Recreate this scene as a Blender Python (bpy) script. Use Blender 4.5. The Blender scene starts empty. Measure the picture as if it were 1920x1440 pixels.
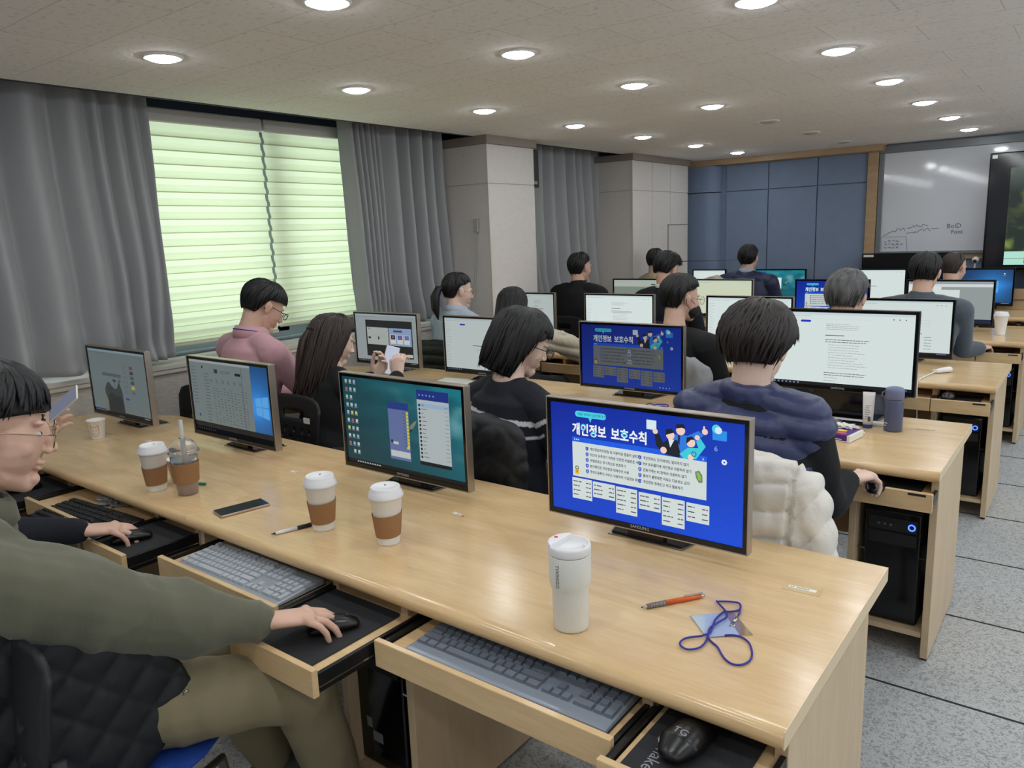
import bpy, bmesh, math, random
from math import sin, cos, pi, radians, sqrt, atan2, exp
from mathutils import Vector, Matrix, Euler, noise, Quaternion
random.seed(7)
sc = bpy.context.scene
C = sc.collection

# ---------------------------------------------------------------- camera, world, exposure
cam_d = bpy.data.cameras.new('camera')
cam = bpy.data.objects.new('camera', cam_d); C.objects.link(cam)
cam_d.sensor_fit = 'HORIZONTAL'; cam_d.sensor_width = 36.0
cam_d.lens = 1421.98 / 1920 * 36.0
cam_d.clip_start = 0.02; cam_d.clip_end = 200
_yaw, _pit, _rol = 0.663664014, -0.191647065, -0.0383374068
_f = Vector((-sin(_yaw)*cos(_pit), cos(_yaw)*cos(_pit), sin(_pit)))
_r = Vector((cos(_yaw), sin(_yaw), 0)); _u = _r.cross(_f)
_r2 = _r*cos(_rol) + _u*sin(_rol); _u2 = -_r*sin(_rol) + _u*cos(_rol)
cam.matrix_world = Matrix(((_r2.x, _u2.x, -_f.x, 0.375), (_r2.y, _u2.y, -_f.y, -1.151), (_r2.z, _u2.z, -_f.z, 1.552), (0, 0, 0, 1)))
sc.camera = cam
sc.view_settings.view_transform = 'Standard'
sc.view_settings.look = 'None'
sc.view_settings.exposure = 0.0
sc.view_settings.gamma = 1.0
sc.view_settings.use_curve_mapping = False
try:
    sc.cycles.use_denoising = True
    sc.cycles.max_bounces = 8
    sc.cycles.transparent_max_bounces = 12
    sc.cycles.sample_clamp_indirect = 6.0
except Exception:
    pass
LAMP = 68.0          # radiance of a lit downlight
world = bpy.data.worlds.new('daylight'); sc.world = world
world.use_nodes = True
_bg = world.node_tree.nodes['Background']
_bg.inputs['Color'].default_value = (0.86, 0.95, 1.0, 1)
_bg.inputs['Strength'].default_value = 2.3

# ---------------------------------------------------------------- materials
def lin(c):
    c = c/255.0
    return c/12.92 if c <= 0.04045 else ((c+0.055)/1.055)**2.4
def rgb(r, g, b): return (lin(r), lin(g), lin(b), 1)
MATS = {}
def mat(name, col, rough=0.6, metal=0.0, spec=0.5, bump=None, var=None, coat=0, trans=0, emit=None, estr=1.0, sheen=0, stretch=None):
    """bump=(scale,strength[,distance]); var=(scale,amount,colour2); stretch=(x,y,z) scaling of the texture space"""
    if name in MATS: return MATS[name]
    m = bpy.data.materials.new(name); m.use_nodes = True
    nt = m.node_tree; p = nt.nodes['Principled BSDF']
    p.inputs['Base Color'].default_value = col
    p.inputs['Roughness'].default_value = rough
    p.inputs['Metallic'].default_value = metal
    p.inputs['Specular IOR Level'].default_value = spec
    p.inputs['Coat Weight'].default_value = coat
    p.inputs['Transmission Weight'].default_value = trans
    p.inputs['Sheen Weight'].default_value = sheen
    if emit:
        p.inputs['Emission Color'].default_value = emit
        p.inputs['Emission Strength'].default_value = estr
    if bump or var:
        tc = nt.nodes.new('ShaderNodeTexCoord'); mp = nt.nodes.new('ShaderNodeMapping')
        nt.links.new(tc.outputs['Object'], mp.inputs['Vector'])
        if stretch: mp.inputs['Scale'].default_value = stretch
    if var:
        n = nt.nodes.new('ShaderNodeTexNoise'); n.inputs['Scale'].default_value = var[0]; n.inputs['Detail'].default_value = 6
        nt.links.new(mp.outputs[0], n.inputs['Vector'])
        r = nt.nodes.new('ShaderNodeValToRGB'); r.color_ramp.elements[0].position = 0.5-var[1]; r.color_ramp.elements[1].position = 0.5+var[1]
        r.color_ramp.elements[0].color = col; r.color_ramp.elements[1].color = var[2]
        nt.links.new(n.outputs['Fac'], r.inputs[0]); nt.links.new(r.outputs[0], p.inputs['Base Color'])
    if bump:
        n = nt.nodes.new('ShaderNodeTexNoise'); n.inputs['Scale'].default_value = bump[0]; n.inputs['Detail'].default_value = 4
        nt.links.new(mp.outputs[0], n.inputs['Vector'])
        b = nt.nodes.new('ShaderNodeBump'); b.inputs['Strength'].default_value = bump[1]; b.inputs['Distance'].default_value = bump[2] if len(bump) > 2 else 0.002
        nt.links.new(n.outputs['Fac'], b.inputs['Height']); nt.links.new(b.outputs[0], p.inputs['Normal'])
    MATS[name] = m
    return m

def attr_mat(name, rough=0.7, emit=0.0, bump=None, sheen=0):
    if name in MATS: return MATS[name]
    m = bpy.data.materials.new(name); m.use_nodes = True; nt = m.node_tree; p = nt.nodes['Principled BSDF']
    a = nt.nodes.new('ShaderNodeVertexColor'); a.layer_name = 'Col'
    p.inputs['Roughness'].default_value = rough
    p.inputs['Sheen Weight'].default_value = sheen
    if emit:
        p.inputs['Base Color'].default_value = (0.012, 0.013, 0.015, 1)
        nt.links.new(a.outputs[0], p.inputs['Emission Color']); p.inputs['Emission Strength'].default_value = emit
        p.inputs['Specular IOR Level'].default_value = 0.25
    else:
        nt.links.new(a.outputs[0], p.inputs['Base Color'])
    if bump:
        n = nt.nodes.new('ShaderNodeTexNoise'); n.inputs['Scale'].default_value = bump[0]
        tc = nt.nodes.new('ShaderNodeTexCoord'); nt.links.new(tc.outputs['Object'], n.inputs['Vector'])
        b = nt.nodes.new('ShaderNodeBump'); b.inputs['Strength'].default_value = bump[1]; b.inputs['Distance'].default_value = 0.002
        nt.links.new(n.outputs['Fac'], b.inputs['Height']); nt.links.new(b.outputs[0], p.inputs['Normal'])
    MATS[name] = m
    return m

def wood_mat(name, c1, c2, rough, stretch=(1.2, 9, 9)):
    m = bpy.data.materials.new(name); m.use_nodes = True; nt = m.node_tree; p = nt.nodes['Principled BSDF']
    tc = nt.nodes.new('ShaderNodeTexCoord'); mp = nt.nodes.new('ShaderNodeMapping'); mp.inputs['Scale'].default_value = stretch
    nt.links.new(tc.outputs['Object'], mp.inputs['Vector'])
    n = nt.nodes.new('ShaderNodeTexNoise'); n.inputs['Scale'].default_value = 1.6; n.inputs['Detail'].default_value = 7; n.inputs['Distortion'].default_value = 1.2
    n2 = nt.nodes.new('ShaderNodeTexNoise'); n2.inputs['Scale'].default_value = 14; n2.inputs['Detail'].default_value = 5
    nt.links.new(mp.outputs[0], n.inputs['Vector']); nt.links.new(mp.outputs[0], n2.inputs['Vector'])
    mx = nt.nodes.new('ShaderNodeMix'); mx.inputs[0].default_value = 0.35
    nt.links.new(n.outputs['Fac'], mx.inputs[2]); nt.links.new(n2.outputs['Fac'], mx.inputs[3])
    r = nt.nodes.new('ShaderNodeValToRGB'); r.color_ramp.elements[0].position = 0.36; r.color_ramp.elements[1].position = 0.66
    r.color_ramp.elements[0].color = c1; r.color_ramp.elements[1].color = c2
    nt.links.new(mx.outputs[0], r.inputs[0]); nt.links.new(r.outputs[0], p.inputs['Base Color'])
    p.inputs['Roughness'].default_value = rough; p.inputs['Specular IOR Level'].default_value = 0.5
    MATS[name] = m
    return m

M_desk = wood_mat('desk laminate', rgb(214, 180, 132), rgb(228, 198, 152), 0.2)
M_desk2 = wood_mat('desk panel laminate', rgb(204, 178, 142), rgb(216, 192, 158), 0.4, (9, 9, 1.2))
M_oak = wood_mat('oak trim', rgb(168, 140, 108), rgb(184, 156, 122), 0.45, (2, 8, 8))
M_ceil = None
M_black = mat('black plastic', rgb(24, 25, 27), 0.35)
M_blackm = mat('matt black plastic', rgb(26, 27, 30), 0.6, bump=(300, 0.2))
M_gloss = mat('glossy black', rgb(10, 10, 12), 0.12)
M_dark = mat('dark fabric pad', rgb(38, 39, 42), 0.85, bump=(900, 0.3))
M_chrome = mat('chrome', rgb(200, 200, 200), 0.2, 1.0)
M_steel = mat('brushed steel', rgb(150, 146, 140), 0.32, 1.0, bump=(300, 0.1))
M_frame = mat('brushed titanium frame', rgb(186, 176, 166), 0.38, 1.0)
M_white = mat('white paper', rgb(238, 236, 230), 0.55)
M_wplast = mat('white plastic', rgb(236, 236, 238), 0.35)
M_kraft = mat('kraft card', rgb(160, 118, 78), 0.8, bump=(400, 0.2))
M_skin = mat('skin', rgb(214, 172, 150), 0.5, bump=(220, 0.12), var=(9, 0.25, rgb(222, 182, 162)))
M_skin.node_tree.nodes['Principled BSDF'].inputs['Subsurface Weight'].default_value = 0.12
M_skin.node_tree.nodes['Principled BSDF'].inputs['Subsurface Radius'].default_value = (0.6, 0.25, 0.15)
M_skin.node_tree.nodes['Principled BSDF'].inputs['Subsurface Scale'].default_value = 0.01
M_skinl = mat('light skin', rgb(230, 196, 178), 0.5, bump=(220, 0.12), var=(9, 0.25, rgb(234, 202, 186)))
M_film = None
M_text = mat('grey print', rgb(80, 80, 84), 0.7)
M_blue = mat('blue upholstery', rgb(28, 70, 160), 0.7, bump=(500, 0.3))
M_ink = mat('dark marker ink', rgb(70, 76, 100), 0.6)
M_screen = attr_mat('lit screen', 0.3, emit=1.0)
M_clear = mat('clear plastic', (0.95, 0.95, 0.95, 1), 0.08, trans=0.92, spec=0.4)
M_led = mat('blue light ring', rgb(10, 20, 120), 0.3, emit=(0.03, 0.08, 1, 1), estr=6)

# ---------------------------------------------------------------- mesh building
def link(name, me, parent=None, m=None):
    o = bpy.data.objects.new(name, me); C.objects.link(o)
    if m is not None and me is not None and len(me.materials) == 0:
        for x in (m if isinstance(m, (list, tuple)) else [m]): me.materials.append(x)
    if parent is not None: o.parent = parent
    return o
def tag(o, label=None, cat=None, group=None, kind=None):
    if label: o['label'] = label
    if cat: o['category'] = cat
    if group: o['group'] = group
    if kind: o['kind'] = kind
    return o
def thing(name, label, cat, loc=(0, 0, 0), rz=0.0, group=None):
    o = bpy.data.objects.new(name, None); C.objects.link(o)
    o.location = loc; o.rotation_euler = (0, 0, rz); o.empty_display_size = 0.05
    return tag(o, label, cat, group)
KIDS = {}
def copy_tree(o, parent=None):
    c = o.copy(); C.objects.link(c); c.parent = parent
    for ch in o.children: copy_tree(ch, c)
    return c

class MB:
    def __init__(s): s.v = []; s.f = []; s.mi = []; s.cur = 0; s.M = Matrix.Identity(4)
    def add(s, vs, fs, mi=None):
        b = len(s.v); s.v += [tuple(s.M @ Vector(v)) for v in vs]
        s.f += [tuple(b+i for i in f) for f in fs]; s.mi += [s.cur if mi is None else mi]*len(fs)
    def box(s, x0, x1, y0, y1, z0, z1, mi=None):
        s.add([(x0,y0,z0),(x1,y0,z0),(x1,y1,z0),(x0,y1,z0),(x0,y0,z1),(x1,y0,z1),(x1,y1,z1),(x0,y1,z1)],
              [(0,3,2,1),(4,5,6,7),(0,1,5,4),(1,2,6,5),(2,3,7,6),(3,0,4,7)], mi)
    def prism(s, poly, a0, a1, axis='x', mi=None):
        n = len(poly)
        def P(a, p):
            return (a, p[0], p[1]) if axis == 'x' else ((p[0], a, p[1]) if axis == 'y' else (p[0], p[1], a))
        vs = [P(a0, p) for p in poly] + [P(a1, p) for p in poly]
        fs = [tuple(range(n))[::-1], tuple(range(n, 2*n))] + [(i, (i+1) % n, n+(i+1) % n, n+i) for i in range(n)]
        s.add(vs, fs, mi)
    def lathe(s, prof, n=32, c=(0, 0, 0), mi=None, capb=True, capt=True):
        vs = []; fs = []
        for r, z in prof:
            for k in range(n):
                a = 2*pi*k/n; vs.append((c[0]+r*cos(a), c[1]+r*sin(a), c[2]+z))
        m = len(prof)
        for j in range(m-1):
            for k in range(n):
                k2 = (k+1) % n; fs.append((j*n+k, j*n+k2, (j+1)*n+k2, (j+1)*n+k))
        if capb: fs.append(tuple(range(n))[::-1])
        if capt: fs.append(tuple(range((m-1)*n, m*n)))
        s.add(vs, fs, mi)
    def loft(s, pts, rad, n=16, ref=None, mi=None, dome=True):
        """pts list of points, rad list of r or (ra, rb): ra along ref side axis, rb along the other"""
        P = [Vector(p) for p in pts]; R = [(r, r) if not isinstance(r, (tuple, list)) else r for r in rad]
        if dome:  # rounded ends
            def ends(p, q, r):
                d = (p-q).normalized(); rr = min(r)
                return [(p+d*rr*0.55*1.0, (r[0]*0.8, r[1]*0.8)), (p+d*rr*0.92, (r[0]*0.35, r[1]*0.35))]
            a = ends(P[0], P[1], R[0]); b = ends(P[-1], P[-2], R[-1])
            P = [a[1][0], a[0][0]] + P + [b[0][0], b[1][0]]; R = [a[1][1], a[0][1]] + R + [b[0][1], b[1][1]]
        vs = []; fs = []; side = Vector(ref) if ref else None
        prev = None
        for i, p in enumerate(P):
            t = (P[min(i+1, len(P)-1)] - P[max(i-1, 0)])
            t = t.normalized() if t.length > 1e-9 else Vector((0, 0, 1))
            if prev is None:
                sd = side if side else Vector((1, 0, 0)) if abs(t.x) < 0.9 else Vector((0, 1, 0))
            else: sd = side if side else prev
            u = sd - t*sd.dot(t)
            if u.length < 1e-6: u = Vector((0, 1, 0)) - t*t.y
            u.normalize(); w = t.cross(u); prev = u
            for k in range(n):
                a = 2*pi*k/n; vs.append(tuple(p + u*cos(a)*R[i][0] + w*sin(a)*R[i][1]))
        m = len(P)
        for j in range(m-1):
            for k in range(n):
                k2 = (k+1) % n; fs.append((j*n+k, j*n+k2, (j+1)*n+k2, (j+1)*n+k))
        fs.append(tuple(range(n))[::-1]); fs.append(tuple(range((m-1)*n, m*n)))
        s.add(vs, fs, mi)
    def tube(s, pts, r, n=8, mi=None): s.loft(pts, [r]*len(pts), n, None, mi, dome=False)
    def ell(s, c, r, rot=None, nu=20, nv=12, mi=None):
        R = rot if rot is not None else Matrix.Identity(3); c = Vector(c)
        vs = [tuple(c + R @ Vector((0, 0, -r[2])))]; fs = []
        for j in range(1, nv):
            t = -pi/2 + pi*j/nv
            for k in range(nu):
                a = 2*pi*k/nu; vs.append(tuple(c + R @ Vector((r[0]*cos(t)*cos(a), r[1]*cos(t)*sin(a), r[2]*sin(t)))))
        vs.append(tuple(c + R @ Vector((0, 0, r[2])))); L = len(vs)-1
        for k in range(nu):
            k2 = (k+1) % nu
            fs.append((0, 1+k2, 1+k)); fs.append((L, L-nu+k, L-nu+k2))
            for j in range(nv-2):
                a = 1+j*nu; fs.append((a+k, a+k2, a+nu+k2, a+nu+k))
        s.add(vs, fs, mi)
    def mesh(s, name, smooth=False):
        me = bpy.data.meshes.new(name); me.from_pydata(s.v, [], s.f)
        if any(s.mi): me.polygons.foreach_set('material_index', s.mi)
        if smooth: me.polygons.foreach_set('use_smooth', [True]*len(me.polygons))
        me.update(); return me
    def build(s, name, m, parent=None, smooth=False, bevel=0.0, seg=2, fix=True, auto=None):
        me = s.mesh(name, smooth)
        if fix:
            bm = bmesh.new(); bm.from_mesh(me); bmesh.ops.recalc_face_normals(bm, faces=bm.faces[:]); bm.to_mesh(me); bm.free()
        o = link(name, me, parent, m)
        if bevel:
            b = o.modifiers.new('edge', 'BEVEL'); b.width = bevel; b.segments = seg; b.limit_method = 'ANGLE'; b.angle_limit = radians(40)
            b.harden_normals = False
        if auto:
            me.polygons.foreach_set('use_smooth', [True]*len(me.polygons))
            me.set_sharp_from_angle(angle=radians(auto))
        return o

def remesh(mb, name, voxel=0.006, it=4, fac=0.5, disp=None):
    """union of overlapping closed pieces into one continuous smooth surface"""
    me = mb.mesh('tmp'); o = bpy.data.objects.new('tmp', me); C.objects.link(o)
    r = o.modifiers.new('r', 'REMESH'); r.mode = 'VOXEL'; r.voxel_size = voxel
    s = o.modifiers.new('s', 'SMOOTH'); s.factor = fac; s.iterations = it
    dg = bpy.context.evaluated_depsgraph_get(); dg.update()
    out = bpy.data.meshes.new_from_object(o.evaluated_get(dg)); out.name = name
    bpy.data.objects.remove(o); bpy.data.meshes.remove(me)
    if disp:
        nv = [v.normal.copy() for v in out.vertices]
        for v, n in zip(out.vertices, nv):
            v.co = v.co + n*disp(v.co, n)
    out.polygons.foreach_set('use_smooth', [True]*len(out.polygons)); out.update()
    return out
def color_verts(me, fn):
    a = me.color_attributes.new('Col', 'FLOAT_COLOR', 'POINT')
    for i, v in enumerate(me.vertices): a.data[i].color = fn(v.co)

_TXT = {}
def text_geo(s, size, align='LEFT'):
    """returns (verts2d, faces) of a line of text in the xy plane"""
    k = (s, align)
    if k not in _TXT:
        cu = bpy.data.curves.new('t', 'FONT'); cu.body = s; cu.size = 1.0; cu.align_x = align; cu.resolution_u = 2; cu.fill_mode = 'FRONT'
        o = bpy.data.objects.new('t', cu); C.objects.link(o)
        dg = bpy.context.evaluated_depsgraph_get(); dg.update()
        me = bpy.data.meshes.new_from_object(o.evaluated_get(dg))
        _TXT[k] = ([(v.co.x, v.co.y) for v in me.vertices], [tuple(p.vertices) for p in me.polygons])
        bpy.data.objects.remove(o); bpy.data.curves.remove(cu); bpy.data.meshes.remove(me)
    vs, fs = _TXT[k]
    return [(x*size, y*size) for x, y in vs], fs
# ---------------------------------------------------------------- room
ZC = 2.312; XW = -3.8; YF = 7.4
def struct(name, mb, m, bevel=0, auto=None):
    o = mb.build(name, m, bevel=bevel, auto=auto); o['kind'] = 'structure'; return o
def fabric_wall(name, c1, c2):
    return mat(name, c1, 0.9, bump=(70, 0.5, 0.002), var=(26, 0.3, c2), stretch=(1, 1, 3))
M_wall = fabric_wall('grey woven wall cloth', rgb(206, 201, 197), rgb(216, 211, 207))
M_wain = fabric_wall('grey speckled wall cloth', rgb(168, 164, 160), rgb(196, 191, 186))
M_bluew = mat('blue wall cloth', rgb(122, 138, 164), 0.9, bump=(90, 0.3), var=(8, 0.3, rgb(128, 144, 170)))
M_sill = mat('painted sill', rgb(196, 194, 186), 0.5)
M_crown = mat('taupe crown trim', rgb(136, 124, 114), 0.5)
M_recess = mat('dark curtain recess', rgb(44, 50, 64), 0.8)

# floor: mottled light grey tiles with dark joints
def floor_material():
    m = bpy.data.materials.new('mottled grey floor'); m.use_nodes = True; nt = m.node_tree; p = nt.nodes['Principled BSDF']
    tc = nt.nodes.new('ShaderNodeTexCoord')
    def noise_(sc_, det=4, dist=0):
        n = nt.nodes.new('ShaderNodeTexNoise'); n.inputs['Scale'].default_value = sc_; n.inputs['Detail'].default_value = det; n.inputs['Distortion'].default_value = dist
        nt.links.new(tc.outputs['Object'], n.inputs['Vector']); return n
    n = noise_(75, 5, 1.5); r = nt.nodes.new('ShaderNodeValToRGB')
    e = r.color_ramp.elements; e[0].position = 0.40; e[0].color = rgb(146, 148, 148); e[1].position = 0.52; e[1].color = rgb(190, 192, 192)
    nt.links.new(n.outputs['Fac'], r.inputs[0]); nt.links.new(r.outputs[0], p.inputs['Base Color'])
    p.inputs['Roughness'].default_value = 0.55
    b = nt.nodes.new('ShaderNodeBump'); b.inputs['Strength'].default_value = 0.2; b.inputs['Distance'].default_value = 0.001
    nt.links.new(n.outputs['Fac'], b.inputs['Height']); nt.links.new(b.outputs[0], p.inputs['Normal'])
    return m
mb = MB(); mb.box(-4.3, 3.3, -3.6, 7.9, -0.1, 0.0); struct('floor', mb, floor_material())
mb = MB()
for k in range(-8, 12):
    y = 0.833 + 0.636*k
    if -3.5 < y < 7.8: mb.box(-3.8, 3.2, y-0.0045, y+0.0045, -0.002, 0.0012)
struct('trim_1', mb, mat('dark floor joint', rgb(34, 34, 36), 0.8))

# ceiling: mineral board, faint staggered joints
def ceiling_material():
    m = bpy.data.materials.new('mineral ceiling board'); m.use_nodes = True; nt = m.node_tree; p = nt.nodes['Principled BSDF']
    tc = nt.nodes.new('ShaderNodeTexCoord')
    br = nt.nodes.new('ShaderNodeTexBrick'); br.inputs['Scale'].default_value = 1.0
    br.inputs['Brick Width'].default_value = 0.6; br.inputs['Row Height'].default_value = 0.3; br.inputs['Mortar Size'].default_value = 0.0022
    br.inputs['Color1'].default_value = rgb(243, 240, 238); br.inputs['Color2'].default_value = rgb(240, 237, 235); br.inputs['Mortar'].default_value = rgb(214, 210, 206)
    n = nt.nodes.new('ShaderNodeTexNoise'); n.inputs['Scale'].default_value = 42; n.inputs['Detail'].default_value = 6
    n2 = nt.nodes.new('ShaderNodeTexNoise'); n2.inputs['Scale'].default_value = 3.0; n2.inputs['Detail'].default_value = 4
    for q in (br, n, n2): nt.links.new(tc.outputs['Object'], q.inputs['Vector'])
    r = nt.nodes.new('ShaderNodeValToRGB'); r.color_ramp.elements[0].position = 0.34; r.color_ramp.elements[0].color = (0.62, 0.61, 0.6, 1); r.color_ramp.elements[1].position = 0.44
    nt.links.new(n.outputs['Fac'], r.inputs[0])
    mx = nt.nodes.new('ShaderNodeMix'); mx.data_type = 'RGBA'; mx.blend_type = 'MULTIPLY'; mx.inputs[0].default_value = 0.4
    nt.links.new(br.outputs['Color'], mx.inputs[6]); nt.links.new(r.outputs[0], mx.inputs[7]); nt.links.new(mx.outputs[2], p.inputs['Base Color'])
    b = nt.nodes.new('ShaderNodeBump'); b.inputs['Strength'].default_value = 0.35; b.inputs['Distance'].default_value = 0.003
    nt.links.new(n.outputs['Fac'], b.inputs['Height']); nt.links.new(b.outputs[0], p.inputs['Normal'])
    p.inputs['Roughness'].default_value = 0.9
    return m
mb = MB(); mb.box(-3.5, 3.3, -3.6, 7.9, ZC, ZC+0.1); struct('ceiling', mb, ceiling_material())
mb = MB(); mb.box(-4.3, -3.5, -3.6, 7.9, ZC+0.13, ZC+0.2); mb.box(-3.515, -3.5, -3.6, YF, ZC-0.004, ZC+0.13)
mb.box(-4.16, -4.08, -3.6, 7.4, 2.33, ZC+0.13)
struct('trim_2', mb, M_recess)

# walls
mb = MB(); mb.box(-4.3, XW, -3.6, 3.47, 0, 0.885); mb.box(-4.3, XW, 4.08, 5.73, 0, 0.885); mb.box(-4.3, -4.1, -3.6, 0.1, 0.885, 2.45)
struct('wall_left', mb, M_wain)
mb = MB(); mb.box(-4.3, 3.3, -3.7, -3.6, 0, 2.45); struct('wall_back', mb, M_wall)
mb = MB(); mb.box(3.2, 3.3, -3.6, 7.9, 0, 0.9); mb.box(3.2, 3.3, -3.6, 7.9, 2.2, 2.45)
for a, b in ((-3.6, 0.3), (3.2, 3.8), (6.7, 7.9)): mb.box(3.2, 3.3, a, b, 0.9, 2.2)
struct('wall_right', mb, M_wall)
mb = MB(); mb.box(-4.3, 3.3, YF, YF+0.12, 0, 2.45); struct('wall_front', mb, M_bluew)
# blue cloth panels with fine joints, and the rounded corner column
mb = MB()
for x0, x1 in ((-3.10, -2.625), (-2.615, -2.105), (-2.095, -1.61)):
    for z0, z1 in ((0.1, 1.955), (1.965, 2.25)): mb.box(x0, x1, YF-0.02, YF, z0, z1)
mb.box(-1.46, 3.2, YF-0.02, YF, 0.1, 1.18)
struct('wall_front_panels', mb, M_bluew, bevel=0.003)
mb = MB(); pr = []
for k in range(9):
    a = pi/2*k/8; pr.append((-3.30+0.14*sin(a), 7.24+0.14-0.14*cos(a)))
for z0, z1 in ((0.1, 1.955), (1.965, 2.25)):
    mb.prism([(-3.62, 7.24)] + pr + [(-3.16, YF), (-3.62, YF)], z0, z1, 'z')
struct('trim_3', mb, M_bluew, auto=40)
# pillars clad in woven panels
def pillar(name, y0, y1, joints):
    mb = MB(); mb.box(-4.2, -3.41, y0+0.01, y1-0.0, 0, ZC)
    for z0, z1 in ((0.02, 1.955), (1.963, 2.25)):
        ys = [y0] + joints + [y1]
        for a, b in zip(ys[:-1], ys[1:]): mb.box(-3.415, -3.4, a+0.003, b-0.003, z0, z1)
        mb.box(-4.1, -3.404, y0, y0+0.012, z0, z1)
    struct(name, mb, M_wall, bevel=0.002)
    mb = MB(); mb.box(-3.405, -3.392, y0-0.006, y0+0.004, 0, 2.25); struct('trim_4' if y0 < 4 else 'trim_5', mb, mat('pale corner bead', rgb(206, 200, 190), 0.4))
pillar('wall_left_pillar', 3.47, 4.08, [])
pillar('wall_left_panels', 5.73, 7.02, [6.16, 6.58])
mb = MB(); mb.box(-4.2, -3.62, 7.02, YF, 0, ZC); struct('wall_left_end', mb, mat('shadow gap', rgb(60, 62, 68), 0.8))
mb = MB()
for y0, y1 in ((3.47, 4.08), (5.73, 7.02)):
    mb.box(-4.0, -3.37, y0-0.03, y0+0.0, 2.25, ZC); mb.box(-3.4, -3.37, y0, y1, 2.25, ZC)
struct('trim_6', mb, M_crown)
mb = MB(); mb.box(-3.62, -1.45, YF-0.17, YF-0.14, 2.25, ZC); mb.box(-3.2, -1.45, YF-0.05, YF, 2.25, ZC); mb.box(-1.605, -1.505, YF-0.05, YF, 0.0, 2.25); mb.box(-1.5, 3.2, YF-0.05, YF, 1.18, 1.232)
struct('trim_7', mb, M_oak, bevel=0.004)
# metal pole and dark cable by the end of the left wall
mb = MB(); mb.tube([(-3.50, 7.08, 0), (-3.50, 7.08, ZC)], 0.014, 12)
tag(mb.build('vertical_pole', mat('pale pole', rgb(200, 202, 204), 0.4), smooth=True), 'thin pale pole standing in the corner between grey wall and blue wall', 'pole')
mb = MB(); mb.tube([(-3.56, 7.06, 0), (-3.56, 7.06, 1.25), (-3.55, 7.06, 1.55), (-3.56, 7.06, ZC)], 0.009, 8)
tag(mb.build('black_cable', M_black, smooth=True), 'black cable running up the wall beside the pale pole', 'cable')
# access panel on the second wall face
mb = MB()
mb.box(-3.4, -3.39, 6.50, 6.98, 0.9, 1.62)
o = mb.build('access_panel', M_wall, bevel=0.004); tag(o, 'flush grey access panel in the woven wall beside the blue wall', 'panel')
mb = MB(); mb.box(-3.39, -3.386, 6.50, 6.51, 0.9, 1.62); mb.box(-3.39, -3.386, 6.5, 6.98, 1.61, 1.62)
mb.build('panel_trim', mat('grey panel trim', rgb(140, 136, 134), 0.5), o)
# door closer style chrome handle by pillar
mb = MB(); mb.box(-3.53, -3.50, 3.44, 3.46, 1.6, 1.70); mb.tube([(-3.52, 3.45, 1.62), (-3.55, 3.44, 1.2), (-3.60, 3.43, 0.95)], 0.005, 6)
tag(mb.build('blind_pull', mat('pale cord', rgb(170, 170, 168), 0.5)), 'pale blind cord on the side of the first grey pillar', 'cord')

# sills
mb = MB()
for y0, y1 in ((-3.5, 3.46), (4.09, 5.72)):
    mb.box(-4.16, -3.775, y0, y1, 0.885, 0.915); mb.box(-3.80, -3.782, y0, y1, 0.86, 0.885)
struct('trim_8', mb, M_sill, bevel=0.005)
mb = MB(); mb.box(-4.1, -3.58, 3.2, 3.465, 0.94, 0.965); mb.box(-4.1, -3.62, 3.2, 3.465, 0.0, 0.94)
struct('trim_9', mb, M_sill, bevel=0.004)

# windows: frame, sashes, glass
M_alu = mat('grey aluminium', rgb(150, 168, 172), 0.4, 0.6)
M_glass = bpy.data.materials.new('window glass'); M_glass.use_nodes = True
nt = M_glass.node_tree; nt.nodes.remove(nt.nodes['Principled BSDF'])
tr = nt.nodes.new('ShaderNodeBsdfTransparent'); gl = nt.nodes.new('ShaderNodeBsdfGlossy'); gl.inputs['Roughness'].default_value = 0.02; mx = nt.nodes.new('ShaderNodeMixShader'); mx.inputs[0].default_value = 0.08
nt.links.new(tr.outputs[0], mx.inputs[1]); nt.links.new(gl.outputs[0], mx.inputs[2]); nt.links.new(mx.outputs[0], nt.nodes['Material Output'].inputs[0])
def window(name, y0, y1, mull):
    w = thing(name, None, None); w['kind'] = 'structure'
    mb = MB(); xs = (-4.14, -4.06)
    mb.box(*xs, y0, y1, 0.915, 1.03); mb.box(*xs, y0, y1, 2.27, 2.33); mb.box(*xs, y0, y0+0.05, 0.975, 2.27); mb.box(*xs, y1-0.05, y1, 0.975, 2.27)
    mb.box(-4.12, -4.03, y0, y1, 0.93, 0.945)
    for q in mull: mb.box(*xs, q-0.06, q+0.06, 0.975, 2.27)
    mb.build('window_frame', M_alu, w, bevel=0.003)
    ys = [y0] + mull + [y1]
    for a, b in zip(ys[:-1], ys[1:]):
        mb = MB(); mb.box(-4.105, -4.10, a+0.03, b-0.03, 0.97, 2.275); mb.build('pane', M_glass, w)
window('window_1', 0.1, 3.465, [0.9, 1.985, 2.9])
window('window_2', 4.09, 5.72, [4.9])
for k, (a, b) in enumerate(((0.3, 3.2), (3.8, 6.7))):  # unseen windows added in the right wall to bring in fill daylight
    w = thing('window_%d' % (3+k), None, None); w['kind'] = 'structure'; mb = MB(); mb.box(3.22, 3.28, a, b, 0.9, 0.95); mb.box(3.22, 3.28, a, b, 2.15, 2.2); mb.box(3.22, 3.28, a, a+0.05, 0.95, 2.15); mb.box(3.22, 3.28, b-0.05, b, 0.95, 2.15); mb.box(3.22, 3.28, (a+b)/2-0.03, (a+b)/2+0.03, 0.95, 2.15); mb.build('window_frame', M_alu, w)
    mb = MB(); mb.box(3.25, 3.255, a+0.03, b-0.03, 0.93, 2.17); mb.build('pane', M_glass, w)

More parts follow.
